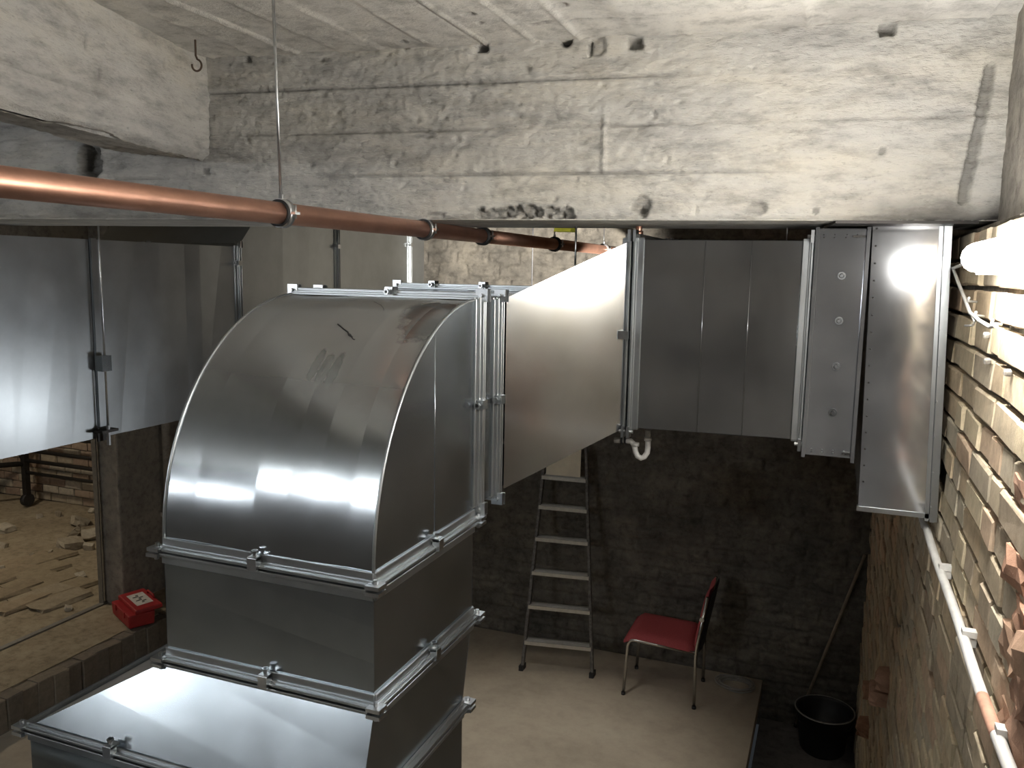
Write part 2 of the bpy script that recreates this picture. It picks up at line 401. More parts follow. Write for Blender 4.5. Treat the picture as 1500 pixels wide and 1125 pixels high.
# --- main beam, board-marked concrete
u, z = np.meshgrid(np.arange(-3.0, 0.42, 0.006), np.arange(ZB, ZC + 0.012, 0.0052), indexing='ij')
lines = [3.150, 3.281, 3.414, 3.547, 3.66]
h = 0.013 * vnoise(u * 0.5, z, 40, 1, 4, 0.8) + 0.010 * vnoise(u * 0.6, z, 9, 2) + 0.005 * vnoise(u * .8, z, 110, 9, 2)
h -= 0.008 * sstep(0.22, 0.34, vnoise(u * .6, z, 38, 8, 3))
stain_shade = np.zeros_like(u)
offs = [0.0, 0.004, -0.002, 0.003]
ulong = on_beam(887, 150)[0]
for i in range(4):
    inb = (z >= lines[i]) & (z < lines[i + 1]); h += offs[i] * inb
for i in (1, 2, 3):
    wob = lines[i] + 0.006 * vnoise(u, u * 0 + i, 2.0, 40 + i) + 0.004 * u * (0.3 if i == 2 else 0)
    st = sstep(-0.05, 0.20, vnoise(u, u * 0 + i, 2.2, 50 + i, 3)) if i != 3 else sstep(0.35, -0.2, u + 0.55) * 0.9 + 0.1
    d = np.abs(z - wob)
    g = (1 - sstep(0.0015, 0.0065, d)) * st
    h -= 0.011 * g; stain_shade = np.maximum(stain_shade, 0.55 * g)
d = np.abs(u - ulong + 0.008 * vnoise(z, z * 0, 20, 61)); sel = (z > 3.285) & (z < 3.55)
h += 0.007 * (1 - sstep(0.002, 0.010, d)) * sel * sstep(-.2, .1, vnoise(z, u, 25, 62))
def dig(x, y, ru, rz, depth, st=0.5, seed=70, sq=False, jag=0.35):  # hollows are cut and their shade put into the colour; some are grey patches
    global h, stain_shade
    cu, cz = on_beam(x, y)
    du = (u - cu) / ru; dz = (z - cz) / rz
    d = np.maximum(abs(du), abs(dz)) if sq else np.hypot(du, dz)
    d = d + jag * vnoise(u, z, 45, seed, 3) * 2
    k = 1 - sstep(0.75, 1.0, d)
    h = h - depth * k; stain_shade = np.maximum(stain_shade, st * (1 - sstep(0.8, 1.25, d)))
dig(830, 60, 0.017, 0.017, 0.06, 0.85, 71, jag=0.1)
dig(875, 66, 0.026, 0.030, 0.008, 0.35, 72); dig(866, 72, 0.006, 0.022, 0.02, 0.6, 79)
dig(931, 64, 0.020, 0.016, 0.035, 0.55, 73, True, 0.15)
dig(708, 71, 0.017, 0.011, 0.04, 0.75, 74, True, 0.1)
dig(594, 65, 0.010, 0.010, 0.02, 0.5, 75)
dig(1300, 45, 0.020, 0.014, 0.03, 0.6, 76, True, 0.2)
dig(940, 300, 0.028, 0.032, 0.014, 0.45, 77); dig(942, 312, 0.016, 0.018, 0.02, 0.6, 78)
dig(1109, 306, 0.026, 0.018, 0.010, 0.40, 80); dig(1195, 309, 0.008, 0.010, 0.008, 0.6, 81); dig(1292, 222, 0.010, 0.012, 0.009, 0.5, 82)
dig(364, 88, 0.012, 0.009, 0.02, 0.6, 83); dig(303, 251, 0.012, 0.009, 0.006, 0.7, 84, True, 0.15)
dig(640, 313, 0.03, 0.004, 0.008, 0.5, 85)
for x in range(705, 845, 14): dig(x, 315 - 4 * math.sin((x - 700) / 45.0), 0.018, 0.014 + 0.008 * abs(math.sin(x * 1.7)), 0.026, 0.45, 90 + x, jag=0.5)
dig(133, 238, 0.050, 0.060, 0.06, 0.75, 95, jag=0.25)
# chase at the right end
c0 = np.array(on_beam(1452, 100)); c1 = np.array(on_beam(1411, 292)); dd = c1 - c0
t = ((u - c0[0]) * dd[0] + (z - c0[1]) * dd[1]) / (dd @ dd); tc = np.clip(t, 0, 1)
d = np.hypot(u - c0[0] - tc * dd[0], z - c0[1] - tc * dd[1]) + 0.008 * vnoise(u, z, 30, 86)
k = 1 - sstep(0.009, 0.014, d); h -= 0.022 * k; stain_shade = np.maximum(stain_shade, 0.55 * (1 - sstep(0.010, 0.018, d)))
# soot at the lower right end, patchy darkening that grows towards the left
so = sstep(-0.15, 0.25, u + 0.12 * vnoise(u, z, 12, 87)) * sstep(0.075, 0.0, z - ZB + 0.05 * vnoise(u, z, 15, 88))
stain_shade = np.maximum(stain_shade, 0.8 * so)
stain_shade = np.maximum(stain_shade, 0.30 * sstep(-0.3, -1.7, u) * sstep(-0.25, 0.25, vnoise(u, z, 5, 89) - 0.05))
edge = sstep(0.0, 0.02, z - ZB); h -= 0.012 * (1 - edge) ** 2
h = np.minimum(h, 0.012)
P = BP + u[..., None] * BD + (h + 0.0)[..., None] * BN; P[..., 2] += z
beam = fast_grid('beam_main', P, 'beam', attr={'stain_shade': np.clip(stain_shade, 0, 1)})
struct(beam, 'massive whitewashed concrete beam with horizontal board marks', 'beam')
bb = MB()
def bpnt(uu, dep, zz): q = BP + uu * BD - dep * BN; return (q[0], q[1], zz)
def bhex(mb, u0, u1, d0, d1, z0, z1): return mb.hexa([bpnt(u0, d0, z0), bpnt(u1, d0, z0), bpnt(u1, d1, z0), bpnt(u0, d1, z0), bpnt(u0, d0, z1), bpnt(u1, d0, z1), bpnt(u1, d1, z1), bpnt(u0, d1, z1)])
bhex(bb, -7.5, 0.42, 0.075, 0.45, ZB, ZC + 0.05); bhex(bb, -7.5, 0.42, 0.010, 0.08, ZB, ZB + 0.003)
bb.build('beam_core', 'beam', beam)
bl = MB(); bl.hexa([bpnt(-7.5, -0.002, ZB), bpnt(-2.98, -0.002, ZB), bpnt(-2.98, 0.1, ZB), bpnt(-7.5, 0.1, ZB), bpnt(-7.5, -0.002, ZC + .05), bpnt(-2.98, -0.002, ZC + .05), bpnt(-2.98, 0.1, ZC + .05), bpnt(-7.5, 0.1, ZC + .05)])
bl.build('beam_far_stretch', 'beam', beam)
sf = MB(); sf.hexa([bpnt(-0.02, -0.004, ZB - 0.008), bpnt(0.33, -0.004, ZB - 0.008), bpnt(0.33, 0.3, ZB - 0.008), bpnt(-0.02, 0.3, ZB - 0.008), bpnt(-0.02, -0.004, ZB), bpnt(0.33, -0.004, ZB), bpnt(0.33, 0.3, ZB), bpnt(-0.02, 0.3, ZB)])
sf.build('bearing_plate', 'darksteel', beam)

# --- cross beam joining from the left front
ZX = 3.335
q0 = np.array([-1.93, 2.2]); q1 = np.array([-1.70, 1.28]); xd = (q1 - q0) / np.linalg.norm(q1 - q0); xn = np.array([-xd[1], xd[0]])
if xn[0] < 0: xn = -xn
s_, z = np.meshgrid(np.arange(-0.05, 2.6, 0.008), np.arange(ZX, ZC + 0.012, 0.0065), indexing='ij')
h = 0.010 * vnoise(s_ * 0.5, z, 40, 101, 4, 0.8) + 0.006 * vnoise(s_ * 0.6, z, 8, 102)
stain_shade = np.zeros_like(s_)
for i, ln in enumerate((3.43, 3.54)):
    d = np.abs(z - ln - 0.01 * vnoise(s_, s_ * 0 + i, 3, 103)); st = sstep(-0.1, 0.2, vnoise(s_, s_ * 0 + i, 2.5, 104 + i, 3))
    h -= 0.008 * (1 - sstep(0.001, 0.006, d)) * st; stain_shade = np.maximum(stain_shade, 0.35 * (1 - sstep(0.001, 0.006, d)) * st)
h += 0.010 * sstep(0.03, 0.0, s_)
h -= 0.03 * (1 - sstep(0.0, 0.03 + 0.02 * vnoise(s_, s_ * 0, 9, 106), z - ZX)) ** 2
XP = np.array([q0[0], q0[1], 0]); XD3 = np.array([xd[0], xd[1], 0]); XN3 = np.array([xn[0], xn[1], 0])
for (x, y, a, b_) in ((146, 108, 0.006, 0.016), (243, 92, 0.006, 0.016), (208, 127, 0.006, 0.006), (127, 60, 0.003, 0.022)):
    p = onP(x, y, XP, XN3); cs_ = (p - XP) @ XD3
    d = np.hypot((s_ - cs_) / a, (z - p[2]) / b_) + 0.8 * vnoise(s_, z, 50, 107)
    k = 1 - sstep(0.7, 1.0, d); h -= 0.02 * k; stain_shade = np.maximum(stain_shade, 0.8 * k)
P = XP + s_[..., None] * XD3 + h[..., None] * XN3; P[..., 2] += z
xb = fast_grid('beam_cross', P, 'beam', attr={'stain_shade': np.clip(stain_shade, 0, 1)}, flip=True)
struct(xb, 'rough concrete cross beam meeting the long beam beside the hook', 'beam')
# underside, rough
s_, w_ = np.meshgrid(np.arange(-0.05, 2.6, 0.012), np.arange(0, 0.27, 0.012), indexing='ij')
hz = 0.022 * vnoise(s_ * 0.4, w_, 30, 111, 4, 0.75) + 0.02 * vnoise(s_ * 0.5, w_, 7, 112)
P = XP + s_[..., None] * XD3 - (w_ + 0.012)[..., None] * XN3; P[..., 2] += ZX + hz + 0.03 * (w_ / 0.27)
fast_grid('beam_cross_underside', P, 'plaster', xb)
m_ = MB(); A = lambda s0, w0, zz: tuple((XP + s0 * XD3 - w0 * XN3) + np.array([0, 0, zz]))
m_.hexa([A(-.05, .04, ZX + .03), A(2.6, .04, ZX + .03), A(2.6, .28, ZX + .03), A(-.05, .28, ZX + .03), A(-.05, .04, ZC + .05), A(2.6, .04, ZC + .05), A(2.6, .28, ZC + .05), A(-.05, .28, ZC + .05)])
m_.build('beam_cross_core', 'plaster', xb)

# --- back wall: rough masonry relief
def rough_wall(name, x0, x1, z0, z1, res, seed, Y):
    a, z = np.meshgrid(np.arange(x0, x1 + res, res), np.arange(z0, z1 + res, res), indexing='ij')
    cH = 0.105; wob = 0.03 * vnoise(a, z, 3, seed) + 0.02 * vnoise(a, z, 9, seed + 1)
    zz = z + wob; row = np.floor(zz / cH); fz = zz / cH - row
    aa = a + 0.04 * vnoise(a, z, 6, seed + 2) + np.mod(row * 0.37, 1) * 0.27
    fx = aa / 0.27 - np.floor(aa / 0.27)
    joint = np.minimum(np.minimum(fz, 1 - fz) * cH, np.minimum(fx, 1 - fx) * 0.27)
    h = -0.014 * (1 - sstep(0.004, 0.02, joint)) + 0.045 * vnoise(a * 0.5, z, 12, seed + 3, 5, 0.65) + 0.022 * vnoise(a * 0.4, z, 34, seed + 5, 3) + 0.010 * (vnoise(row, np.floor(aa / 0.27), 1.0, seed + 4, 1))
    return fast_grid(name, np.stack([a, Y - h, z], -1), 'stone')
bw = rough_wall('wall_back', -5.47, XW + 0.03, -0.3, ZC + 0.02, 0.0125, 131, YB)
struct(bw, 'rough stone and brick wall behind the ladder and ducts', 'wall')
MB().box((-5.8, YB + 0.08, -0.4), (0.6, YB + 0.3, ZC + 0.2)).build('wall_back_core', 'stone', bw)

# --- right brick wall
wr = MB().box((XW + 0.018, -3.6, -0.42), (XW + 0.25, YB + 0.1, ZB - .02)).box((XW + 0.085, -3.6, ZB - .02), (XW + 0.25, YB + 0.1, ZC + 0.2)).build('wall_right', 'mortar')
struct(wr, 'yellow brick wall with deep dark joints beside the lamp', 'wall')
CH = 0.0725; zref = float(onX(1400, 538, XW)[2]); BH = 0.0615
def brick_mesh(name, L, H, D, seed, ch=0.004, mat='brick'):
    R = random.Random(seed)
    j = lambda s=0.0028: R.uniform(-s, s)
    # front (towards -X) chamfered; local: x depth (0 = face), y along, z up
    f = [(-0.0 + j(.002), -L / 2 + ch + j(), -H / 2 + ch + j()), (0 + j(.002), L / 2 - ch + j(), -H / 2 + ch + j()), (0 + j(.002), L / 2 - ch + j(), H / 2 - ch + j()), (0 + j(.002), -L / 2 + ch + j(), H / 2 - ch + j())]
    g = [(ch, -L / 2 + j(.002), -H / 2 + j(.002)), (ch, L / 2 + j(.002), -H / 2 + j(.002)), (ch, L / 2 + j(.002), H / 2 + j(.002)), (ch, -L / 2 + j(.002), H / 2 + j(.002))]
    b = [(D, -L / 2, -H / 2), (D, L / 2, -H / 2), (D, L / 2, H / 2), (D, -L / 2, H / 2)]
    v = f + g + b; F_ = [(3, 2, 1, 0)]
    for i in range(4):
        k = (i + 1) % 4; F_ += [(i, k, 4 + k, 4 + i), (4 + i, 4 + k, 8 + k, 8 + i)]
    me = bpy.data.meshes.new(name); me.from_pydata(v, [], F_); me.update(); me.materials.append(M[mat]); return me
HD = [brick_mesh('header_brick', 0.115, BH, 0.045, 200 + i) for i in range(6)]
ST = [brick_mesh('stretcher_brick', 0.240, BH, 0.045, 300 + i) for i in range(6)]
brk = []
kmin = int((-0.3 - zref) / CH) - 1; kmax = int((3.13 - zref) / CH) + 1
for k in range(kmin, kmax + 1):
    z0 = zref + (k + 0.5) * CH
    if z0 < -0.28 or z0 > ZB - 0.035: continue
    y = 1.16 + random.uniform(0, 0.03); row = k % 2
    if k % 3 == 0: y += 0.06
    while y < YB - 0.03:
        hd = (row == 0) if random.random() > 0.18 else (row != 0)
        L = 0.125 if hd else 0.25
        if y + L > YB + 0.02: break
        yc = y + L / 2; y += L
        # broken jamb near the viewer is built from red bricks instead
        if yc < 1.44 and z0 < 2.62 and random.random() < 0.75: continue
        if random.random() < 0.012: continue
        brk.append((yc, z0, hd))
def seen(b_):
    x, y = pix((XW, b_[0], b_[1])); return -15 < x < 1515 and -15 < y < 1140
vis = sorted([b_ for b_ in brk if seen(b_)], key=lambda b_: b_[0] ** 2 + (b_[1] - 3) ** 2)
near = vis[:285]; nearset = set(near)
for (yc, z0, hd) in near:
    me = random.choice(HD if hd else ST)
    o = bpy.data.objects.new('brick', me); COL.objects.link(o); o.parent = wr
    o.location = (XW + random.uniform(-0.004, 0.005), yc, z0 + random.uniform(-0.002, 0.002))
    o.rotation_euler = (random.uniform(-.012, .012), random.uniform(-.02, .02), random.uniform(-.015, .015))
vv = []; ff = []; tone = []
for b_ in brk:
    if b_ in nearset: continue
    yc, z0, hd = b_; me = random.choice(HD if hd else ST); k = len(vv); dx = XW + random.uniform(-0.006, 0.007); t_ = random.random()
    for q in me.vertices: vv.append((q.co.x + dx, q.co.y + yc, q.co.z + z0)); tone.append(t_)
    for p in me.polygons: ff.append(tuple(k + i for i in p.vertices))
me = bpy.data.meshes.new('brick_courses'); me.from_pydata(vv, [], ff); me.update(); me.materials.append(M['brick'])
at = me.attributes.new('tone', 'FLOAT', 'POINT'); at.data.foreach_set('value', tone)
o = bpy.data.objects.new('brick_courses', me); COL.objects.link(o); o.parent = wr; o['kind'] = 'stuff'
# broken red bricks by the near jamb
def chunk(name, size, seed, mat, n=2):
    bm = bmesh.new(); bmesh.ops.create_cube(bm, size=1.0); bmesh.ops.subdivide_edges(bm, edges=bm.edges[:], cuts=n, use_grid_fill=True)
    R = random.Random(seed)
    for q in bm.verts:
        r = q.co.normalized(); q.co = q.co * 0.8 + r * 0.12
        q.co += Vector((R.uniform(-.07, .07), R.uniform(-.07, .07), R.uniform(-.07, .07)))
        q.co = Vector((q.co.x * size[0], q.co.y * size[1], q.co.z * size[2]))
    me = bpy.data.meshes.new(name); bm.to_mesh(me); bm.free(); me.materials.append(M[mat])
    for p in me.polygons: p.use_smooth = False
    return me
RB = [chunk('broken_brick', (0.10, 0.12, 0.066), 400 + i, 'redbrick') for i in range(6)]
for k in range(kmin, kmax + 1):
    z0 = zref + (k + 0.5) * CH
    if z0 < 1.9 or z0 > 2.66: continue
    for yc in (1.17, 1.29, 1.40):
        if random.random() < (0.15 if yc < 1.35 else 0.5): continue
        o = bpy.data.objects.new('broken_brick', random.choice(RB)); COL.objects.link(o); o.parent = wr
        o.location = (XW + 0.040 + random.uniform(-0.02, 0.015), yc + random.uniform(-.02, .02), z0 + random.uniform(-.006, .006))
        o.rotation_euler = (random.uniform(-.15, .15), random.uniform(-.15, .15), random.uniform(-.25, .25))
for (x, y, sc_) in ((1490, 835, 1.0), (1483, 948, 1.05), (1497, 905, 0.9), (1495, 1015, 1.0), (1494, 725, 0.8), (1478, 1062, 0.9), (1498, 1090, 1.0)):
    p = onX(x, y, XW); o = bpy.data.objects.new('broken_brick', random.choice(RB)); COL.objects.link(o); o.parent = wr
    o.location = (XW + 0.041, p[1], p[2]); o.scale = (sc_, sc_, sc_); o.rotation_euler = (random.uniform(-.12, .12), random.uniform(-.1, .1), random.uniform(-.15, .15))
# stub bricks sticking out low on the wall
for (yy, zz, dx) in ((3.75, 1.28, 0.0), (3.78, 1.19, -0.02), (4.62, 0.80, 0.0), (4.7, 0.55, -0.01), (4.78, 0.12, 0.0)):
    o = bpy.data.objects.new('broken_brick', random.choice(RB)); COL.objects.link(o); o.parent = wr
    o.location = (XW + dx, yy, zz); o.rotation_euler = (0, 0, random.uniform(-.1, .1))
# plaster head above the bricks (beside the beam)
a, z = np.meshgrid(np.arange(0.5, 2.75, 0.012), np.arange(ZB - 0.03, ZC + 0.02, 0.012), indexing='ij')
h = 0.012 * vnoise(a, z, 8, 141) + 0.006 * vnoise(a, z, 40, 142)
stn = 0.5 * sstep(0.0, 0.3, vnoise(a, z, 4, 143) + 0.1)
pl = fast_grid('wall_right_plaster', np.stack([XW + 0.062 + h, a, z], -1), 'plaster', wr, {'stain_shade': stn}, flip=True)

# --- pier, opening and the room beyond on the left
pr = MB().box((-5.50, 4.905, 0.1), (-5.28, 5.36, ZC)).build('wall_pier', 'plaster'); struct(pr, 'grey plastered pier beside the opening behind the red toolbox', 'wall'); bevel(pr, 0.012)
wl = MB().box((-5.60, 5.36, 0.0), (-5.47, 7.0, ZC)).build('wall_left', 'plaster'); struct(wl, 'plastered wall running from the pier to the back wall', 'wall')
ul = MB().box((-5.60, -3.6, 3.0), (-5.47, 4.98, ZC)).build('wall_left_lintel', 'plaster'); struct(ul, 'plastered wall above the wide opening on the left', 'wall')
th = MB().box((-5.50, -3.6, 0.15), (-5.455, 4.95, 0.232)).build('trim_threshold', 'steelpost'); struct(th, 'thin steel threshold strip along the floor of the opening', 'trim')
fbw = MB().box((-11, 6.90, 0.0), (-5.6, 7.1, ZC)).build('wall_far', 'mortar'); struct(fbw, 'old brick wall at the end of the room beyond the opening', 'wall')
FB = [brick_mesh('far_brick', 0.235, 0.083, 0.06, 500 + i, 0.006, 'farbrick') for i in range(5)]
for r_ in range(0, 22):
    for c_ in range(0, 13):
        xx = -9.35 + c_ * 0.25 + (0.125 if r_ % 2 else 0); zz = 0.22 + 0.048 + r_ * 0.094
        x, y = pix((xx, 6.9, zz))
        if not (-20 < x < 160 and 560 < y < 760): continue
        if random.random() < 0.06: continue
        o = bpy.data.objects.new('brick', random.choice(FB)); COL.objects.link(o); o.parent = fbw
        o.rotation_euler = (random.uniform(-.03, .03), random.uniform(-.02, .02), math.pi / 2 + random.uniform(-.03, .03)); o.location = (xx, 6.88 + random.uniform(-.012, .012), zz)
# outer shell, out of sight
w1 = MB().box((-11.2, -3.6, -0.4), (-11, 7.2, ZC + .2)).build('wall_outer', 'dark'); struct(w1, 'dark outer wall of the room beyond the opening', 'wall')
w2 = MB().box((-11.2, -2.1, -0.4), (0.6, -1.9, ZC + .2)).build('wall_front', 'dark'); struct(w2, 'dark wall behind the viewer', 'wall')

# --- brick kerb (soldier bricks)
kerb = empty('brick_kerb', (-4.85, 4.0, 0)); tag(kerb, 'low kerb of upright bricks edging the raised dusty floor', 'kerb')
KB = [brick_mesh('soldier_brick', 0.118, 0.222, 0.12, 600 + i, 0.007, 'kerbbrick') for i in range(6)]
for i in range(46):
    yy = 0.75 + i * 0.117 + random.uniform(-.004, .004)
    if yy > 6.05: break
    o = bpy.data.objects.new('brick', random.choice(KB)); COL.objects.link(o); o.parent = kerb
    o.rotation_euler = (random.uniform(-.03, .03), 0, math.pi + random.uniform(-.04, .04))
    o.location = (-4.81 - 4.85 * 0 + 4.85 + random.uniform(-.012, .012), yy - 4.0, 0.108 + random.uniform(-.012, .006))
MB().box((-4.95, 0.6, 0.0), (-4.84, 6.1, 0.20)).build('mortar_bed', 'mortar', kerb)

# --- pavers and rubble in the room beyond
PV = [chunk('paver', (0.46, 0.22, 0.05), 700 + i, 'paver', 1) for i in range(4)]
pav = []
for i, (x, y) in enumerate(((15, 838), (45, 852), (20, 866), (62, 872), (32, 884), (80, 852), (98, 862), (10, 846), (60, 836), (72, 818), (40, 822), (90, 880))):
    p = onZ(x, y, .22); o = bpy.data.objects.new('paver', random.choice(PV)); COL.objects.link(o); o.parent = rf
    o.location = (p[0], p[1], 0.222); o.rotation_euler = (random.uniform(-.03, .03), random.uniform(-.03, .03), 1.45 + random.uniform(-.12, .12))
RU = [chunk('rubble_stone', (0.16, 0.13, 0.08), 720 + i, 'rubble') for i in range(5)]
for i, (x, y, s) in enumerate(((8, 778, 1.0), (104, 802, 1.25), (117, 768, 1.2), (137, 788, 1.3), (110, 784, 0.9), (4, 802, 0.5), (58, 758, 0.4), (86, 755, 0.5), (0, 837, 0.5), (75, 812, 0.4), (130, 804, 0.6), (46, 816, 0.35), (135, 750, 0.45), (118, 846, 0.5), (100, 893, 0.4))):
    p = onZ(x, y, .22); o = bpy.data.objects.new('rubble_stone', RU[i % 5]); COL.objects.link(o)
    o.location = (p[0], p[1], 0.225 + 0.022 * s); o.scale = (s, s, s); o.rotation_euler = (0.2 * i, 0.1, i * 1.3)
    tag(o, {1: 'flat pale broken stone between the pavers and the steel post', 3: 'large pale stone lump right beside the steel post', 0: 'pale stone on the dusty floor under the steel rack'}.get(i, 'small pale stone scattered on the dusty floor beyond the opening'), 'stone', 'broken stones beyond the opening')

# ================================================================== LAMPS
def capsule(path, r, n=16):
    P0, P1 = np.array(path[0]), np.array(path[1]); L = np.linalg.norm(P1 - P0); t = (P1 - P0) / L
    pts, rs = [], []
    for a in np.linspace(-math.pi / 2, 0, 6): pts.append(P0 + t * (r + r * math.sin(a))); rs.append(max(1e-4, r * math.cos(a)))
    for a in np.linspace(0, math.pi / 2, 6): pts.append(P1 - t * (r - r * math.sin(a))); rs.append(max(1e-4, r * math.cos(a)))
    return MB().tube(pts, rs, n)
def wall_lamp(y0, y1, z, mat, label, XW=XW):
    e = empty('wall_lamp', (XW, (y0 + y1) / 2, z)); tag(e, label, 'lamp')
    bs = MB().box((XW - 0.022, y0 + .02, z - 0.030), (XW + 0.004, y1 - .02, z + 0.030)).build('base', 'white', e); bevel(bs, 0.006)
    capsule([(XW - 0.052, y0, z), (XW - 0.052, y1, z)], 0.030).build('diffuser', mat, e)
    for yy in (y0 + 0.16, y1 - 0.16):
        MB().box((XW - 0.07, yy - .006, z - 0.035), (XW - 0.0, yy + .006, z - 0.031)).build('clip', 'zinc', e)
    return e
wall_lamp(1.38, 1.965, 3.043, 'lamp_wall', 'glowing white tube lamp on the brick wall below the beam')
wall_lamp(0.10, 0.62, 3.42, 'lamp_rear', 'tube lamp on the plastered wall head beside the viewer', XW + .06)
for (x, z, hl, lb) in ((-3.30, 3.40, 0.26, 'oval lamp high on the wall behind the viewer near the ceiling'), (-4.58, 2.82, 0.05, 'oval lamp lower on the wall behind the viewer')):
    y = -1.9; e = empty('wall_lamp', (x, y, z)); tag(e, lb, 'lamp')
    MB().box((x - hl - .07, y - .004, z - 0.07), (x + hl + .07, y + .035, z + 0.07)).build('base', 'white', e)
    capsule([(x - hl - .06, y + .075, z), (x + hl + .06, y + .075, z)], 0.055).build('diffuser', 'lamp_ceiling', e)
# added lamp, hidden behind the slanted duct, to brighten the platform floor
wx, wy, wz = float(onY(780, 370, 4.40)[0]), 4.40, 2.55
e = empty('added_work_lamp', (wx, wy, wz)); tag(e, 'added unseen shaded lamp behind the ducts brightening the platform', 'lamp')
MB().tube([(wx, wy, wz + .16), (wx, wy, ZC + .06)], .004, 8).build('cord', 'rubber', e)  # cord of the added lamp, standing in for a thin suspension rod
MB().lathe([(.03, .17), (.035, .10), (.06, .07), (.13, -.03), (.128, -.03), (.058, .065), (.0, .07)], (wx, wy, wz), 32).build('shade', 'darksteel', e)
MB().lathe([(0.0, .06), (.028, .045), (.034, .02), (.024, -.004), (0, -.012)], (wx, wy, wz), 20).build('added_bulb', 'added_bulb', e)
ldat = bpy.data.lights.new('added_work_light', 'SPOT'); ldat.energy = ADDED_WORK_LAMP; ldat.color = (1.0, 0.94, 0.84); ldat.spot_size = math.radians(66); ldat.spot_blend = 0.8; ldat.shadow_soft_size = 0.05
lo_ = bpy.data.objects.new('light', ldat); COL.objects.link(lo_); lo_.location = (wx, wy, wz - .035); lo_.parent = e; lo_.matrix_parent_inverse = e.matrix_world.inverted()
# added floodlight hidden behind the duct box, makes the large duct's bright patch
fp = np.array((-1.50, 3.46, 2.09)); fn = np.array((-0.80, -0.58, 0.12)); fn /= np.linalg.norm(fn); fs = np.cross(fn, (0, 0, 1.0)); fs /= np.linalg.norm(fs); fu = np.cross(fs, fn)
e = empty('added_flood_lamp', fp); tag(e, 'added unseen floodlight on an arm behind the duct box', 'lamp')
MB().obox(fp - fn * .03, fs * .15, fu * .11, fn * .028).build('housing', 'darksteel', e)
MB().quad(*[fp + fs * a_ * .135 + fu * b_ * .095 for a_, b_ in ((-1, -1), (1, -1), (1, 1), (-1, 1))][::-1]).build('panel', 'lamp_added_flood', e)
MB().tube([fp - fn * .04, (-1.40, 3.40, 2.33), (-1.40, 2.83, 2.33)], .010, 10).build('arm', 'darksteel', e)
# added spotlight hidden by the straight duct, brightens masonry over the duct box
sp_ = np.array((-0.80, 3.42, 2.86)); sa = np.array((-2.25, YB, 2.98)) - sp_; sa /= np.linalg.norm(sa)
e = empty('added_spotlight', sp_); tag(e, 'added unseen spotlight behind the straight duct brightening the rough masonry', 'lamp')
MB().tube([sp_ - sa * .09, sp_ - sa * .06, sp_ + sa * .02], [.02, .035, .05], 20, cap=False).build('shade', 'darksteel', e)
MB().tube([sp_ - sa * .05, sp_ - sa * .02, sp_ - sa * .01], [.01, .022, .012], 14).build('added_bulb', 'added_bulb', e)
MB().tube([sp_ - sa * .08, (-0.64, 3.30, 2.80), (-0.55, 3.19, 2.78)], .006, 8).build('clip', 'darksteel', e)
ld2 = bpy.data.lights.new('added_spot_light', 'SPOT'); ld2.energy = ADDED_WALL_SPOT; ld2.color = (1.0, 0.94, 0.84); ld2.spot_size = math.radians(44); ld2.spot_blend = 0.7; ld2.shadow_soft_size = 0.03
lo2 = bpy.data.objects.new('light', ld2); COL.objects.link(lo2); lo2.parent = e; lo2.matrix_parent_inverse = e.matrix_world.inverted()
lo2.location = sp_ + sa * .025; lo2.rotation_euler = Vector(sa).to_track_quat('-Z', 'Y').to_euler()
e = empty('ceiling_lamp', (-7.6, 4.2, ZC)); tag(e, 'round warm lamp in the room beyond the opening', 'lamp')
MB().lathe([(0.0, 0.05), (.10, 0.05), (.10, -0.03), (0, -0.03)], (-7.6, 4.2, ZC)).build('base', 'white', e)
MB().lathe([(.09, -0.03), (.085, -0.07), (.05, -0.11), (0.0, -0.12)], (-7.6, 4.2, ZC)).build('diffuser', 'lamp_side', e)

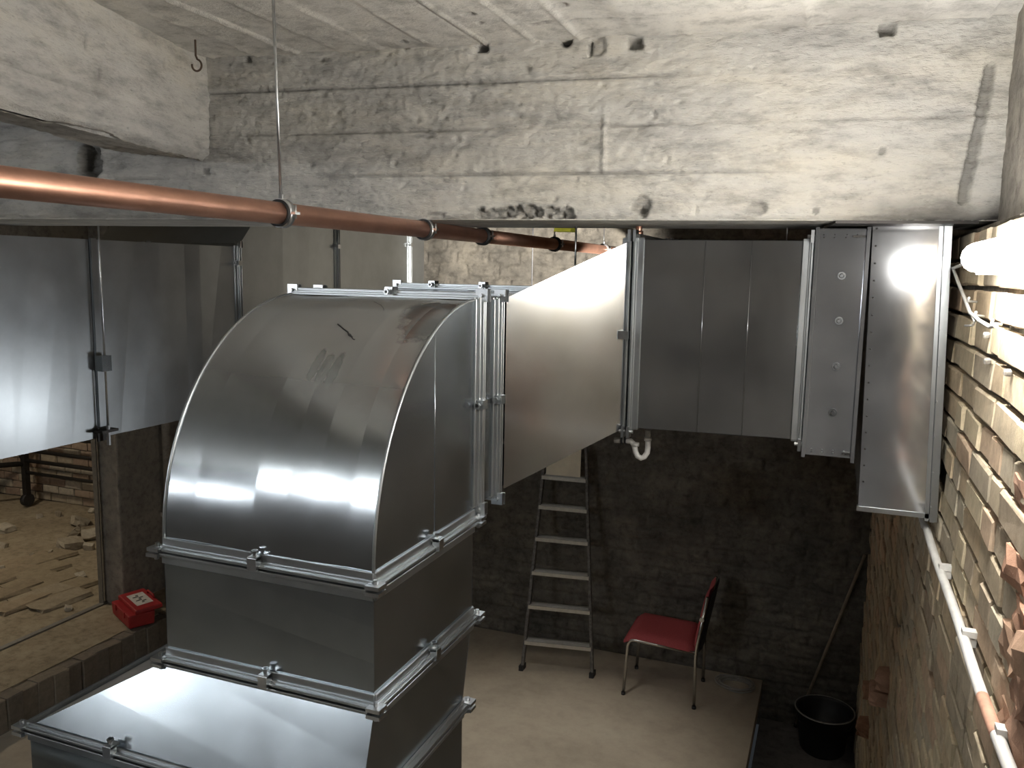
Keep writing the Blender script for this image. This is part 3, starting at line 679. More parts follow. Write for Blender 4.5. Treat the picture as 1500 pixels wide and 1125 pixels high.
# ================================================================== DUCTS
def nrm(a): a = np.array(a, float); return a / np.linalg.norm(a)
def panel(a0, a1, b0, b1, n, jit, seed, out):
    """quad strip from edge a0-a1 to edge b0-b1 in n strips; strip borders pushed a millimetre in or out"""
    R = random.Random(seed); mb = MB(); a0, a1, b0, b1 = (np.array(q, float) for q in (a0, a1, b0, b1))
    ts = [0] + sorted((i + R.uniform(-.2, .2)) / n for i in range(1, n)) + [1]
    row = [(a0 + (b0 - a0) * t + out * (R.uniform(-jit, jit) if 0 < t < 1 else 0), a1 + (b1 - a1) * t + out * (R.uniform(-jit, jit) if 0 < t < 1 else 0)) for t in ts]
    for i in range(n):
        mb.quad(row[i][0], row[i][1], row[i + 1][1], row[i + 1][0])
    return mb
def flange(rect, axis, parent, w=0.030, lip=0.020, clamps=(), corner=True, name='flange'):
    """rect: 4 corners of the open end; axis: unit vector into the duct body"""
    rc = [np.array(p, float) for p in rect]; c = sum(rc) / 4; axis = nrm(axis); mb = MB()
    for i in range(4):
        a, b = rc[i], rc[(i + 1) % 4]; t = nrm(b - a); mid = (a + b) / 2; o = np.cross(t, axis); o = nrm(o)
        if o @ (mid - c) < 0: o = -o
        L = np.linalg.norm(b - a) / 2
        mb.obox(mid + axis * w * 0.62 + o * 0.003, t * (L + 0.002), axis * w * 0.42, o * 0.0035)
        mb.obox(mid + axis * w * 0.30 + o * 0.006, t * (L + 0.005), axis * w * 0.14, o * 0.006)
        mb.obox(mid + axis * 0.004 + o * lip / 2, t * (L + lip - 0.004), axis * 0.0035, o * lip / 2)
    fo = mb.build(name, 'flange', parent); bevel(fo, 0.0012, 1)
    for i in range(4):
        p = rc[i]; o1 = nrm(p - rc[i - 1]); o2 = nrm(p - rc[(i + 1) % 4])
        if corner:
            k = MB(); k.obox(p + (o1 + o2) * 0.012 + axis * 0.0055, o1 * 0.018, o2 * 0.018, axis * 0.0045)
            k.tube([p + (o1 + o2) * 0.012 - axis * 0.001, p + (o1 + o2) * 0.012 + axis * 0.020], 0.006, 6, smooth=False)
            k.build('corner_plate', 'zinc', fo)
    for (side, f) in clamps:
        a, b = rc[side], rc[(side + 1) % 4]; t = nrm(b - a); o = nrm(np.cross(t, axis)); mid = a + (b - a) * f
        if o @ ((a + b) / 2 - c) < 0: o = -o
        k = MB(); k.obox(mid + o * 0.020 + axis * .012, t * 0.013, axis * 0.015, o * 0.010)
        k.obox(mid + o * 0.014 + axis * 0.026, t * 0.013, axis * 0.004, o * 0.014)
        k.tube([mid + o * 0.016 + axis * 0.02, mid + o * 0.016 + axis * 0.044], 0.005, 6, smooth=False)
        k.tube([mid + o * 0.016 + axis * 0.038, mid + o * 0.016 + axis * 0.044], 0.009, 6, smooth=False)
        k.build('clamp', 'zinc', fo)
    # small rivets along the flange strip
    return fo
def rivets(pts, n, parent, r=0.0035, mat='zinc'):
    n = nrm(n)
    for p in pts:
        p = np.array(p, float); MB().tube([p - n * 0.001, p + n * 0.003], [r, r * 0.6], 8).build('rivet', mat, parent)
def duct(name, label, A, B, nst, mat='galv', jit=0.0012, ends=(True, True), clampsA=(), clampsB=(), seed=1, group=None, names=None, axisA=None, axisB=None, wB=0.030):
    A = [np.array(p, float) for p in A]; B = [np.array(p, float) for p in B]
    cA, cB = sum(A) / 4, sum(B) / 4; ax = nrm(cB - cA)
    e = empty(name, cA); tag(e, label, 'duct', group)
    for i in range(4):
        j = (i + 1) % 4; mid = (A[i] + A[j] + B[i] + B[j]) / 4; o = nrm(np.cross(A[j] - A[i], B[i] - A[i]))
        if o @ (mid - (cA + cB) / 2) < 0: o = -o
        panel(A[i], A[j], B[i], B[j], nst, jit, seed * 10 + i, o).build((names or ['sheet_panel'] * 4)[i], mat, e)
    if ends[0]: flange(A, ax if axisA is None else axisA, e, clamps=clampsA)
    if ends[1]: flange(B, -ax if axisB is None else axisB, e, w=wB, clamps=clampsB)
    return e
def rectXZ(x0, x1, z0, z1, y): return [(x0, y, z0), (x1, y, z0), (x1, y, z1), (x0, y, z1)]
def rectXY(x0, x1, y0, y1, z): return [(x0, y0, z), (x1, y0, z), (x1, y1, z), (x0, y1, z)]
def rectYZ(y0, y1, z0, z1, x): return [(x, y0, z0), (x, y1, z0), (x, y1, z1), (x, y0, z1)]

XL, XR = -1.548, -0.94; YF, YK = 1.573, 2.125; Z1, Z2, Z3 = 2.285, 1.990, 1.765; ZT = 2.918; ZE = 2.327; Y1 = 2.15

# --- elbow
el = empty('duct_elbow', ((XL + XR) / 2, (YF + YK) / 2, Z1)); tag(el, 'curved sheet metal duct elbow with scribbles and a smeared top corner', 'duct')
R0 = ZT - Z1; RY = Y1 - YF; NA = 28
arc = [(YF + 0.0 + RY * (1 - math.cos(a)), Z1 + 0.02 + (R0 - 0.02) * math.sin(a)) for a in np.linspace(0, math.pi / 2, NA)]
arc = [(YF, Z1)] + arc
inr = [(YK + (Y1 - YK) * (1 - math.cos(a)), Z1 + (ZE - Z1) * math.sin(a)) for a in np.linspace(0, math.pi / 2, 8)]
R = random.Random(5); nX = 7
xs = [XL] + [XL + (XR - XL) * (i + R.uniform(-.2, .2)) / nX for i in range(1, nX)] + [XR]
mb = MB(); xoff = [0] + [R.uniform(-.0022, .0022) for _ in xs[1:-1]] + [0]
for i in range(nX):
    G = []
    for (k, (yy, zz)) in enumerate(arc):
        a = max(0, k - 1) / (NA - 1) * math.pi / 2
        G.append([(xs[i], yy - xoff[i] * math.cos(a), zz + xoff[i] * math.sin(a)), (xs[i + 1], yy - xoff[i + 1] * math.cos(a), zz + xoff[i + 1] * math.sin(a))])
    mb.grid(G)
heel = mb.build('heel_panel', 'galv_elbow', el); heel['label'] = 'curved dusty outer sheet of the elbow'
mb = MB()
mb.grid([[(XL, yy, zz), (XR, yy, zz)] for (yy, zz) in inr]); mb.build('throat_panel', 'galv', el)
def side(x, ny=5):
    pts_o = arc; cen = inr
    mb = MB()
    ia = [inr[min(len(inr) - 1, int(round(k / (len(arc) - 1) * (len(inr) - 1))))] for k in range(len(arc))]
    for k in range(len(arc) - 1):
        mb.quad((x, *arc[k]), (x, *arc[k + 1]), (x, *ia[k + 1]), (x, *ia[k]))
    return mb
side(XR).build('side_panel', 'galv', el); side(XL).build('side_panel', 'galv', el)
for x in (XR, XL):
    MB().tube([(x, yy - 0.001, zz + 0.001) for (yy, zz) in arc], 0.0042, 8).build('seam_edge', 'flange', el)
flange(rectXY(XL, XR, YF, YK, Z1), (0, 0, 1), el, clamps=((0, .48), (1, .52)))
flange(rectXZ(XL, XR, ZE, ZT, Y1), (0, -1, 0), el, clamps=((1, .5), (2, .45)))
# marker scribbles on the heel: thin ink beads following the sheet
def heel_point(x, y):
    best = None
    v = ray(x, y)
    for t in np.linspace(1.3, 3.2, 600):
        p = C + v * t; yy = p[1]; 
        if yy < YF: continue
        c = (Y1 - yy) / RY
        if c < 0: break
        zz = Z1 + 0.02 + (R0 - 0.02) * math.sqrt(max(0, 1 - c * c))
        if p[2] <= zz + 0.0012: return p
    return None
for line in ([(495, 475), (503, 482), (510, 487), (511, 491), (516, 494)], [(511, 489), (514, 491), (517, 497), (520, 498)], [(548, 442), (558, 447), (562, 452), (563, 461)]):
    pp = [heel_point(*q) for q in line]; pp = [q for q in pp if q is not None]
    if len(pp) > 1: MB().tube(pp, 0.0022 if line[0][0] < 540 else 0.0009, 6).build('ink_scribble', 'ink', el)

# --- vertical straight and flare
dv = duct('vertical_duct', 'short upright square duct piece between two flanges under the elbow', rectXY(XL - .004, XR, YF, YK, Z1 - .004), rectXY(XL - .004, XR, YF, YK, Z2 + .002), 3, jit=0.001, seed=3, clampsB=((0, .52), (1, .5)))
fl_top = rectXY(XL - .004, XR, YF, YK, Z2 - .003); fl_bot = rectXY(-1.945, XR + .015, 1.475, 2.03, Z3 + .003)
dr = duct('flared_duct', 'sheet metal duct flaring out to one side below the upright piece', fl_top, fl_bot, 2, jit=0.001, seed=4, clampsB=((0, .30),), axisA=(0, 0, -1), axisB=(0, 0, 1), mat='galv', wB=0.013, names=['front_panel', 'side_panel', 'back_panel', 'sloped_panel'])
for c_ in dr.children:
    if c_.name.startswith('sloped_panel'): c_.data.materials[0] = M['galv_grey']; c_['label'] = 'sloping sheet paled by dust and a painted sheen'
dl = duct('riser_duct', 'plain riser duct standing on the floor under the flared duct', rectXY(-1.945, XR + .015, 1.475, 2.03, Z3 - .003), rectXY(-1.945, XR + .015, 1.475, 2.03, 0.01), 1, jit=0.0, seed=6, axisA=(0, 0, -1), axisB=(0, 0, 1), ends=(True, False))
# fan casing with ridged lid below
fc = empty('fan_casing', (-1.5, 1.34, 0)); tag(fc, 'large sheet metal casing with ridged lid in front of the riser duct', 'fan casing')
MB().box((-2.06, 1.24, 0.02), (XR + 0.02, 1.40, 1.655)).build('casing_body', 'galv', fc)
for i in range(9):
    yy = 1.255 + i * 0.0165
    MB().tube([(-2.05, yy, 1.658), (XR, yy, 1.658)], 0.008, 8).build('lid_rib', 'flange', fc)
flange(rectXY(-2.06, XR + 0.02, 1.24, 1.40, 1.655), (0, 0, -1), fc)
for (fx, fy) in ((-2.02, 1.28), (-0.96, 1.28), (-2.02, 1.36), (-0.96, 1.36)):
    MB().box((fx - .03, fy - .03, 0), (fx + .03, fy + .03, 0.03)).build('foot', 'rubber', fc)

# --- spacer, box, takeoff
sp = duct('duct_collar', 'narrow square duct collar right behind the elbow', rectXZ(XL, XR, ZE, ZT, Y1 + .004), rectXZ(XL, XR, ZE - .004, ZT - .004, 2.285), 1, jit=0, seed=7, clampsB=((1, .5),))
bx = empty('duct_box', ((XL + XR) / 2, 2.29, ZE)); tag(bx, 'square duct box behind the collar closed by an end plate', 'duct')
BXA = rectXZ(XL, XR, ZE - .006, ZT - .004, 2.292); BXB = rectXZ(XL, XR - .03, ZE + .05, ZT + .010, 2.80)
for i in range(4):
    if i == 1: continue
    j = (i + 1) % 4; panel(BXA[i], BXA[j], BXB[i], BXB[j], 2, 0, 1, np.array([0, 0, 1.0])).build('sheet_panel', 'galv', bx)
flange(BXA, (0, 1, 0), bx); flange(BXB, (0, -1, 0), bx, clamps=((2, .4), (2, .75)))
MB().quad(*[(p[0], p[1] - .002, p[2]) for p in BXB]).build('end_plate', 'galv', bx)

YS = 2.60; YSB = 3.18; ZSB, ZST = 2.505, 3.103; XS = -0.612
TA = [np.array((XR, 2.36, ZE - .006)), np.array((XR, 2.78, ZE - .006)), np.array((XR, 2.78, ZT)), np.array((XR, 2.36, ZT))]
TB = [np.array((XS, YS, ZSB)), np.array((XS, YSB, ZSB)), np.array((XS, YSB, ZST)), np.array((XS, YS, ZST))]
tk = duct('offset_duct', 'slanted offset duct rising to the straight duct under the beam', TA, TB, 1, jit=0, seed=8, mat='galv_dull', ends=(False, True), axisB=(-1, 0, 0), clampsB=((3, .5),))
# --- straight duct
sd = duct('straight_duct', 'dark dull square duct running straight from the offset piece to the damper', [(XS + .006, YS, ZSB), (XS + .006, YSB, ZSB), (XS + .006, YSB, ZST), (XS + .006, YS, ZST)], rectYZ(YS, YSB, 2.512, 3.101, -0.074), 5, mat='galv_dull', jit=0.003, seed=9)
pan = [c for c in sd.children if c.name.startswith('sheet_panel')]
for x in (1028, 1095, 1168):
    p = onY(x, 480, YS); MB().tube([(p[0], YS - .0005, ZSB + .004), (p[0], YS - .0002, ZST - .004)], .0008, 6).build('crease', 'galv_dull', sd)
p = onX(637, 600, XR); MB().tube([(XR + .0004, p[1], Z1 + .03), (XR + .0004, p[1], float(onX(637, 492, XR)[2]))], .0012, 6).build('crease', 'galv', el)
# --- damper section
dm = empty('damper_section', (0.0, YS, 2.47)); tag(dm, 'tall narrow damper casing with a row of four bolts', 'duct damper')
dbx = MB().box((-0.064, YS - .022, 2.472), (0.064, YSB, 3.136)).build('casing', 'galv_box', dm); bevel(dbx, 0.003)
MB().box((-0.072, YS - .030, 2.466), (-0.062, YSB, 3.139)).build('edge_strip', 'galv_box', dm)
MB().box((0.064, YS - .034, 2.462), (0.074, YSB, 3.139)).build('edge_strip', 'galv_box', dm)
for (x, y) in ((1233, 404), (1229, 470), (1225, 537), (1220, 604)):
    p = onY(x, y, YS - .022); k = MB().tube([(p[0], YS - .021, p[2]), (p[0], YS - .026, p[2])], 0.0115, 16); k.tube([(p[0], YS - .024, p[2]), (p[0], YS - .034, p[2])], [0.007, 0.005], 12)
    k.build('bolt', 'boltsteel', dm)
for i in range(4):
    for zz in (3.118, 3.110):
        rivets([(-0.05 + i * 0.030 + random.uniform(-.003, .003), YS - .022, zz)], (0, -1, 0), dm, 0.0025, 'darksteel')
    for zz in (2.492, 2.484):
        rivets([(-0.045 + i * 0.030, YS - .022, zz)], (0, -1, 0), dm, 0.0025)
MB().box((0.028, YS - .030, 3.110), (0.060, YS - .02, 3.116)).build('latch', 'darksteel', dm)
MB().box((0.040, YS - .030, 2.486), (0.062, YS - .02, 2.490)).build('latch', 'darksteel', dm)
# --- end box on the brick wall
eb = empty('end_box', (0.19, YS, 2.31)); tag(eb, 'tall sheet metal end box against the brick wall mirroring the lamp', 'duct')
b0 = [onY(1257, 745, YS), onY(1366, 758, YS), onY(1388, 330, YS), onY(1279, 326, YS)]
fr = [np.array((p[0], YS, p[2])) for p in b0]; bk = [p + np.array((0, .58, 0)) for p in fr]
fpan = MB(); 
ncol = 14
G = []
for i in range(ncol + 1):
    t = i / ncol; lo = fr[0] + (fr[1] - fr[0]) * t; hi = fr[3] + (fr[2] - fr[3]) * t; col = []
    for j in range(25):
        s2 = j / 24; p = lo + (hi - lo) * s2
        bul = 0.0012 * math.sin(math.pi * t) * math.sin(math.pi * s2)
        col.append(p + np.array((0, -bul, 0)))
    G.append(col)
fpan.grid(G).build('front_panel', 'galv_box', eb)
for (i, j) in ((0, 1), (1, 2), (2, 3), (3, 0)):
    MB().quad(fr[i], fr[j], bk[j], bk[i]).build('sheet_panel', 'galv_box', eb)
rc = lambda a, b, t: a + (b - a) * t
st_ = MB(); dxr = np.array((0.006, 0, 0))
for (w0, w1, dep) in ((-0.020, -0.010, 0.004), (-0.008, 0.004, 0.012), (0.004, 0.012, 0.006)):
    lo, hi = fr[1] + np.array((w0, 0, -0.012)), fr[2] + np.array((w0, 0, 0)); lo2, hi2 = fr[1] + np.array((w1, 0, -0.012)), fr[2] + np.array((w1, 0, 0))
    st_.hexa([lo - (0, dep, 0), lo2 - (0, dep, 0), lo2 + (0, .02, 0), lo + (0, .02, 0), hi - (0, dep, 0), hi2 - (0, dep, 0), hi2 + (0, .02, 0), hi + (0, .02, 0)])
st_.build('edge_flange', 'flange', eb)
rivets([rc(fr[0], fr[3], t) + np.array((0.010, -0.001, 0)) for t in np.linspace(0.1, 0.98, 16)], (0, -1, 0), eb, 0.003, 'darksteel')
rivets([rc(fr[1], fr[2], t) + np.array((-0.006, -0.012, 0)) for t in np.linspace(0.04, 0.9, 8)], (0, -1, 0), eb, 0.003)
MB().box((fr[0][0] - .004, YS - .004, fr[0][2] - .006), (fr[1][0], YS + .02, fr[0][2] + .008)).build('bottom_lip', 'flange', eb)

# --- big duct on the left
XD = -3.10; XDL = -4.15; ZD0, ZD1 = 2.212, 3.105; ZD2 = 3.34
ys = [0.60, 1.78, 2.78, 3.765, 4.745, 5.745, 5.99]
labs = ['large duct section nearest the cross beam hanging over the opening', 'large duct section ending at the hanger rod over the opening', 'large duct section between the hanger rod and the double flange', 'large duct section that steps up in height behind the elbow', 'large tall duct section seen over the elbow below the copper pipe', 'short end piece of the large duct at the back wall']
def secrect(y, zt): return rectXZ(XDL, XD, ZD0 if y < 3.7 else ZD0 + .0, zt, y)
for i in range(6):
    zt0 = ZD1 if i < 3 else ZD2; zt1 = ZD1 if i < 3 else ZD2
    if i == 3:
        e = duct('large_duct', labs[i], secrect(ys[i] + .004, ZD1), secrect(3.99, ZD2), 1, mat='galv_large', jit=0, seed=20 + i, ends=(True, False), axisA=(0, 1, 0))
        A_ = [np.array(p) for p in secrect(3.99, ZD2)]; B_ = [np.array(p) for p in secrect(ys[4] - .004, ZD2)]
        for k in range(4):
            j = (k + 1) % 4; o_ = np.array([(0, 0, -1), (1, 0, 0), (0, 0, 1), (-1, 0, 0)][k], float)
            panel(A_[k], A_[j], B_[k], B_[j], 5, 0.0035, 230 + k, o_).build('sheet_panel', 'galv_large', e)
        flange(secrect(ys[4] - .004, ZD2), (0, -1, 0), e, clamps=((1, .82),))
    else:
        ld_ = duct('large_duct', labs[i], secrect(ys[i] + .004, zt0), secrect(ys[i + 1] - .004, zt1), 2 if i == 5 else 7, mat='galv_large', jit=0.0035, seed=20 + i, ends=(i in (4, 5), i not in (5, 0, 1)), clampsB=((1, .86),) if i == 4 else (((1, .9), (2, .6)) if i == 2 else ()))
        if i == 2: MB().box((XD - .002, 2.784, ZD0 - .01), (XD + .010, 2.812, ZD1 + .006)).build('slip_joint', 'flange', ld_)

# ================================================================== COPPER PIPE, CLAMPS, RODS
PXc, PZ, PR = -1.20, 3.121, 0.0248
cp = empty('copper_pipe', (PXc, 2.0, PZ)); tag(cp, 'long copper pipe hung below the concrete beam', 'pipe')
MB().tube([(PXc, y, PZ) for y in (-0.5, 1.0, 2.85)], PR, 32).build('tube', 'copper', cp)
MB().tube([(PXc, y, PZ) for y in (2.80, 4.5, 6.10)], PR, 32).build('tube', 'copper', cp)
MB().tube([(PXc, y, PZ) for y in (2.31, 2.36, 2.37, 2.38)], [PR + .0022, PR + .0022, PR + .001, PR], 32).build('sleeve', 'copper', cp)
def ringpts(c, r, n=40): return [(c[0] + r * math.cos(2 * math.pi * i / n), c[1], c[2] + r * math.sin(2 * math.pi * i / n)) for i in range(n)]
def band(c, r, w, th, n=40):
    mb = MB(); G = []
    prof = [(r, -w), (r + th, -w), (r + th, w), (r, w), (r, -w)]
    for i in range(n + 1):
        a = 2 * math.pi * i / n; G.append([(c[0] + q * math.cos(a), c[1] + dy, c[2] + q * math.sin(a)) for (q, dy) in prof])
    return mb.grid(G)
clab = ['pipe clamp on the rod from the ceiling in front of the beam', 'pipe clamp right under the front of the concrete beam', 'pipe clamp on a short rod under the back of the beam', 'pipe clamp on the copper pipe past the beam', 'last pipe clamp near the back wall']
for i, x in enumerate((412, 622, 707, 812, 884)):
    yy = float(onX(x, 310 + (x - 400) * 0.12, PXc)[1]); c = (PXc, yy, PZ)
    e = empty('pipe_clamp', c); tag(e, clab[i], 'pipe clamp')
    band(c, PR + .0005, 0.0135, 0.0055).build('rubber_lining', 'rubber', e)
    band(c, PR + .006, 0.0095, 0.0025).build('band', 'zinc' if i < 2 else 'darksteel', e)
    for s in (-1, 1):
        k = MB().obox((c[0] + s * (PR + .013), c[1], c[2]), (.007, 0, 0), (0, .009, 0), (0, 0, .003)); k.tube([(c[0] + s * (PR + .014), c[1], c[2] - .012), (c[0] + s * (PR + .014), c[1], c[2] + .018)], .0032, 8)
        k.build('screw_ear', 'zinc', e)
    top = ZC + 0.01 if (i == 0 or yy > 2.75) else ZB + .02
    MB().tube([(c[0], yy, PZ + PR + .004), (c[0], yy, PZ + PR + .018)], .0055, 6, smooth=False).build('nut', 'zinc', e)
    if i != 1:
        MB().tube([(c[0], yy, PZ + PR + .006), (c[0] + (-0.012 if i == 0 else 0), yy, top)], .0034, 8).build('threaded_rod', 'zinc', e)
def hanger(name, x, y, z0, z1, label, r=0.0035, mat='zinc', group=None):
    e = empty(name, (x, y, z0)); tag(e, label, 'rod', group)
    MB().tube([(x, y, z0), (x, y, z1)], r, 8).build('rod', mat, e)
    MB().tube([(x, y, z0 - .004), (x, y, z0 + .006)], r * 2.0, 6, smooth=False).build('nut', mat, e)
    return e
hr = hanger('hanger_rod', XD + .050, 2.79, ZD0 + 0.0, ZC + .02, 'long zinc hanger rod in front of the large duct', 0.0048)
mbk = MB().box((XD + .012, 2.745, ZD0 + .03), (XD + .065, 2.835, ZD0 + .042)); mbk.box((XD + .012, 2.76, ZD0 - .012), (XD + .022, 2.82, ZD0 + .05)); mbk.build('clamp', 'darksteel', hr)
MB().box((XD + .012, 2.770, 2.52), (XD + .056, 2.822, 2.59)).build('coupler', 'galv', hr)
MB().tube([(XD + .050, 2.79, ZD0 - .03), (XD + .050, 2.79, ZD0 + .06)], 0.009, 6, smooth=False).build('lock_nut', 'zinc', hr)
p = onY(843, 370, 2.72); hanger('suspension_rod', p[0], 2.72, ZT + .08, ZB + .02, 'thin rod holding up the slanted offset duct')
p = onY(1153, 340, 2.8); hanger('suspension_rod', p[0], 2.8, ZST, ZB + .03, 'thin rod above the dark straight duct', 0.002)
p = onY(936, 335, 2.70)
e = empty('pipe_stub', (p[0], 2.70, ZST)); tag(e, 'short copper pipe stub standing on the straight duct under the beam', 'pipe')
MB().tube([(p[0], 2.70, ZST), (p[0], 2.70, ZB + .03)], .011, 16).build('tube', 'copper', e); MB().tube([(p[0], 2.70, ZST + .018), (p[0], 2.70, ZST + .032)], .0145, 16).build('nut', 'copper', e)
# hook in the ceiling corner
hp = onZ(286, 58, ZC); hx, hy = hp[0], hp[1]
rd = np.array([_r[0], _r[1], 0]); pts = [(hx, hy, ZC + .02), (hx, hy, ZC - .045)]
for a in np.linspace(80, -190, 22):
    pts.append(tuple(np.array((hx, hy, ZC - .072)) + rd * 0.002 + 0.0165 * (math.cos(math.radians(a)) * rd * .85 + math.sin(math.radians(a)) * np.array([0, 0, 1]))))
hk = MB().tube(pts, .0030, 8).build('ceiling_hook', 'rust'); tag(hk, 'rusty iron hook in the ceiling corner by the cross beam', 'hook')
# yellow tape under the beam
p = onY(828, 325, 2.84); yt = MB().obox((p[0], 2.84, ZB - .004), (.030, .002, 0), (0, .03, 0), (0.002, 0, .007)).build('tape_scrap', 'yellow'); tag(yt, 'small yellow tape scrap stuck under the beam', 'tape')

# ================================================================== CABLES ON THE BRICK WALL
cd = empty('cable_conduit', (XW - .02, 2.0, 2.26)); tag(cd, 'white plastic conduit clipped along the brick wall', 'conduit')
MB().tube([(XW - .022 + 0.003 * math.sin(y * 7), y, 2.262 + 0.006 * math.sin(y * 5.0 + 1) - (0.012 if y > 2.7 else 0)) for y in np.linspace(1.0, 3.4, 40)], .0105, 14).build('tube', 'white', cd)
MB().tube([(XW - .022 + 0.003 * math.sin(y * 7), y, 2.262 + 0.006 * math.sin(y * 5.0 + 1)) for y in np.linspace(1.46, 1.60, 8)], .0109, 14).build('dusted_stretch', 'rustwhite', cd)['label'] = 'stretch smeared with red brick dust'
for y in (2.29, 1.88, 1.455):
    zz = 2.262 + 0.006 * math.sin(y * 5.0 + 1); xx = XW - .022 + 0.003 * math.sin(y * 7)
    k = MB().box((xx - .004, y - .012, zz + .006), (XW + .004, y + .012, zz + .019)); k.box((xx + .008, y - .010, zz - .014), (XW + .003, y + .010, zz + .0185)); k.build('clip', 'whiteclip', cd)
path = [(1436, 380), (1415, 386), (1396, 393), (1404, 415), (1413, 437), (1421, 458), (1435, 470), (1450, 479), (1461, 476)]
pts = [onX(x, y, XW - .028) for x, y in path]; fine = []
for i in range(len(pts) - 1):
    for t in np.linspace(0, 1, 5, endpoint=False): fine.append(pts[i] + (pts[i + 1] - pts[i]) * t)
cb = empty('lamp_cable', pts[0]); tag(cb, 'thin loose white cable hanging from the lamp to the bricks', 'cable')
MB().tube(fine, .0042, 8).build('cable', 'white', cb)
for (x, y) in ((1418, 441), (1428, 462), (1452, 474)):
    p = onX(x, y, XW - .026); MB().tube([p + (0, -.012, .008), p, p + (.02, .012, -.002)], .003, 6).build('cable_tie', 'white', cb)
p = [onX(x, y, XW - .03) for x, y in ((1424, 464), (1428, 471), (1425, 477), (1414, 477))]; MB().tube(p, .0028, 6).build('loose_tail', 'white', cb)
for (x, y) in ((1445, 491), (1446, 529), (1476, 546)):
    p = onX(x, y, XW - .004); o = MB().obox(p, (.007, 0.002, 0), (0, .008, .002), (0, -.003, .006)).build('mortar_crumb', 'plaster'); bevel(o, .0035)
    tag(o, 'whitish crumb of plaster stuck on the brick wall below the cable', 'plaster crumb', 'plaster crumbs below the cable')

# ================================================================== SIPHON
sy = 2.75; pth = [(900, 637), (915, 637), (924, 638), (928, 642), (930, 648), (931, 654), (934, 660), (939, 663), (944, 661), (948, 655), (949, 648), (949, 638), (949, 622)]
pts = [onY(x, y + 8, sy) for x, y in pth]
sfm = empty('siphon_trap', pts[0]); tag(sfm, 'white plastic siphon trap hanging under the straight duct', 'siphon')
MB().tube(pts, .0095, 14).build('trap_tube', 'white', sfm)
for x in (911, 916): 
    p = onY(x, 645, sy); MB().tube([p - (.002, 0, 0), p + (.004, 0, 0)], .015, 16).build('rubber_seal', 'rubber', sfm)
for (x, y) in ((949, 643), (931, 651)):
    p = onY(x, y, sy); MB().tube([p - (0, 0, .006), p + (0, 0, .006)], .0125, 16).build('union_nut', 'white', sfm)

# ================================================================== LADDER
fL, fR = np.array((-2.053, 5.60, 0.0)), np.array((-1.53, 5.70, 0.0))
tL, tR = onY(800, 655, 6.02), onY(858, 640, 6.06)
ld = empty('ladder', (fL + fR) / 2); tag(ld, 'worn ladder with metal treads leaning on the dark back wall', 'ladder')
lnorm = np.cross(fR - fL, tL - fL); lnorm /= np.linalg.norm(lnorm)
for a, b in ((fL, tL), (fR, tR)):
    d_ = nrm(b - a); sx = nrm(fR - fL); o = MB().obox((a + b) / 2, d_ * np.linalg.norm(b - a) / 2, sx * 0.012, nrm(np.cross(d_, sx)) * 0.03).build('rail', 'ladder_rail', ld); bevel(o, .004)
    MB().obox(a + (0, 0, .02), sx * .016, (0, .036, 0), (0, 0, .02)).build('rubber_foot', 'rubber', ld)
def on_l(x, y): return onP(x, y, fL, lnorm)
def rail_at(a, b, z): t = (z - a[2]) / (b[2] - a[2]); return a + (b - a) * t
for y in (697, 741, 788, 838, 888, 941):
    zz = on_l(820, y)[2]; a = rail_at(fL, tL, zz); b = rail_at(fR, tR, zz); mid = (a + b) / 2; sx = nrm(b - a); L = np.linalg.norm(b - a) / 2
    dy = np.array((0, 1.0, 0)); dy = nrm(dy - sx * (dy @ sx))
    k = MB().obox(mid, sx * L, dy * 0.045, np.array((0, 0, 0.004))); k.obox(mid - dy * 0.043 - np.array((0, 0, .010)), sx * L, dy * 0.003, np.array((0, 0, .013)))
    for q in (-.02, 0.0, .02): k.obox(mid + dy * q + np.array((0, 0, .005)), sx * L * .98, dy * .005, np.array((0, 0, .0015)))
    k.build('tread', 'alu', ld)
zz = on_l(828, 697)[2]; a = rail_at(fL, tL, zz + .01); b = rail_at(fR, tR, zz + .01)
a2 = a + (b - a) * .10; b2 = b - (b - a) * .12; bd = MB(); up = nrm(tL - fL); up = nrm((fL * 0 + (tL - fL) / 2 + (tR - fR) / 2)); thk = lnorm * .008
off = np.array((0, -0.035, 0)); h_ = 0.21
bd.hexa([a2 + off - thk, b2 + off - thk, b2 + off + thk, a2 + off + thk, a2 + off - thk + up * h_, b2 + off - thk + up * h_, b2 + off + thk + up * h_, a2 + off + thk + up * h_])
bo = bd.build('board', 'wood'); tag(bo, 'pale wooden board standing on the top ladder tread', 'board')

# ================================================================== CHAIR
ch = empty('chair', (-1.0, 5.74, 0)); tag(ch, 'red upholstered chair with bent metal tube frame', 'chair')
xf, xr, ya, yb = -1.24, -0.77, 5.53, 5.955
def bend(pts, r=0.05, n=5):
    P = [np.array(p, float) for p in pts]; out = [P[0]]
    for i in range(1, len(P) - 1):
        a = nrm(P[i - 1] - P[i]); b = nrm(P[i + 1] - P[i]); p0 = P[i] + a * r; p1 = P[i] + b * r
        for t in np.linspace(0, 1, n): out.append((1 - t) ** 2 * p0 + 2 * t * (1 - t) * P[i] + t * t * p1)
    out.append(P[-1]); return out
for yy in (ya, yb):
    MB().tube(bend([(xf - .012, yy, 0), (xf + .01, yy, .425), (xr + .01, yy, .405)], .055), .0115, 12).build('leg', 'chrome', ch)
    MB().tube(bend([(xr + .02, yy, 0), (xr + .015, yy, .42), (xr + .075, yy, .82)], .06), .0115, 12).build('leg', 'chrome', ch)
    for x in (xf - .012, xr + .02): MB().tube([(x, yy, 0), (x, yy, .02)], .015, 12).build('foot_cap', 'rubber', ch)
MB().tube([(xf + .08, ya, .415), (xf + .08, yb, .415)], .010, 10).build('cross_bar', 'chrome', ch)
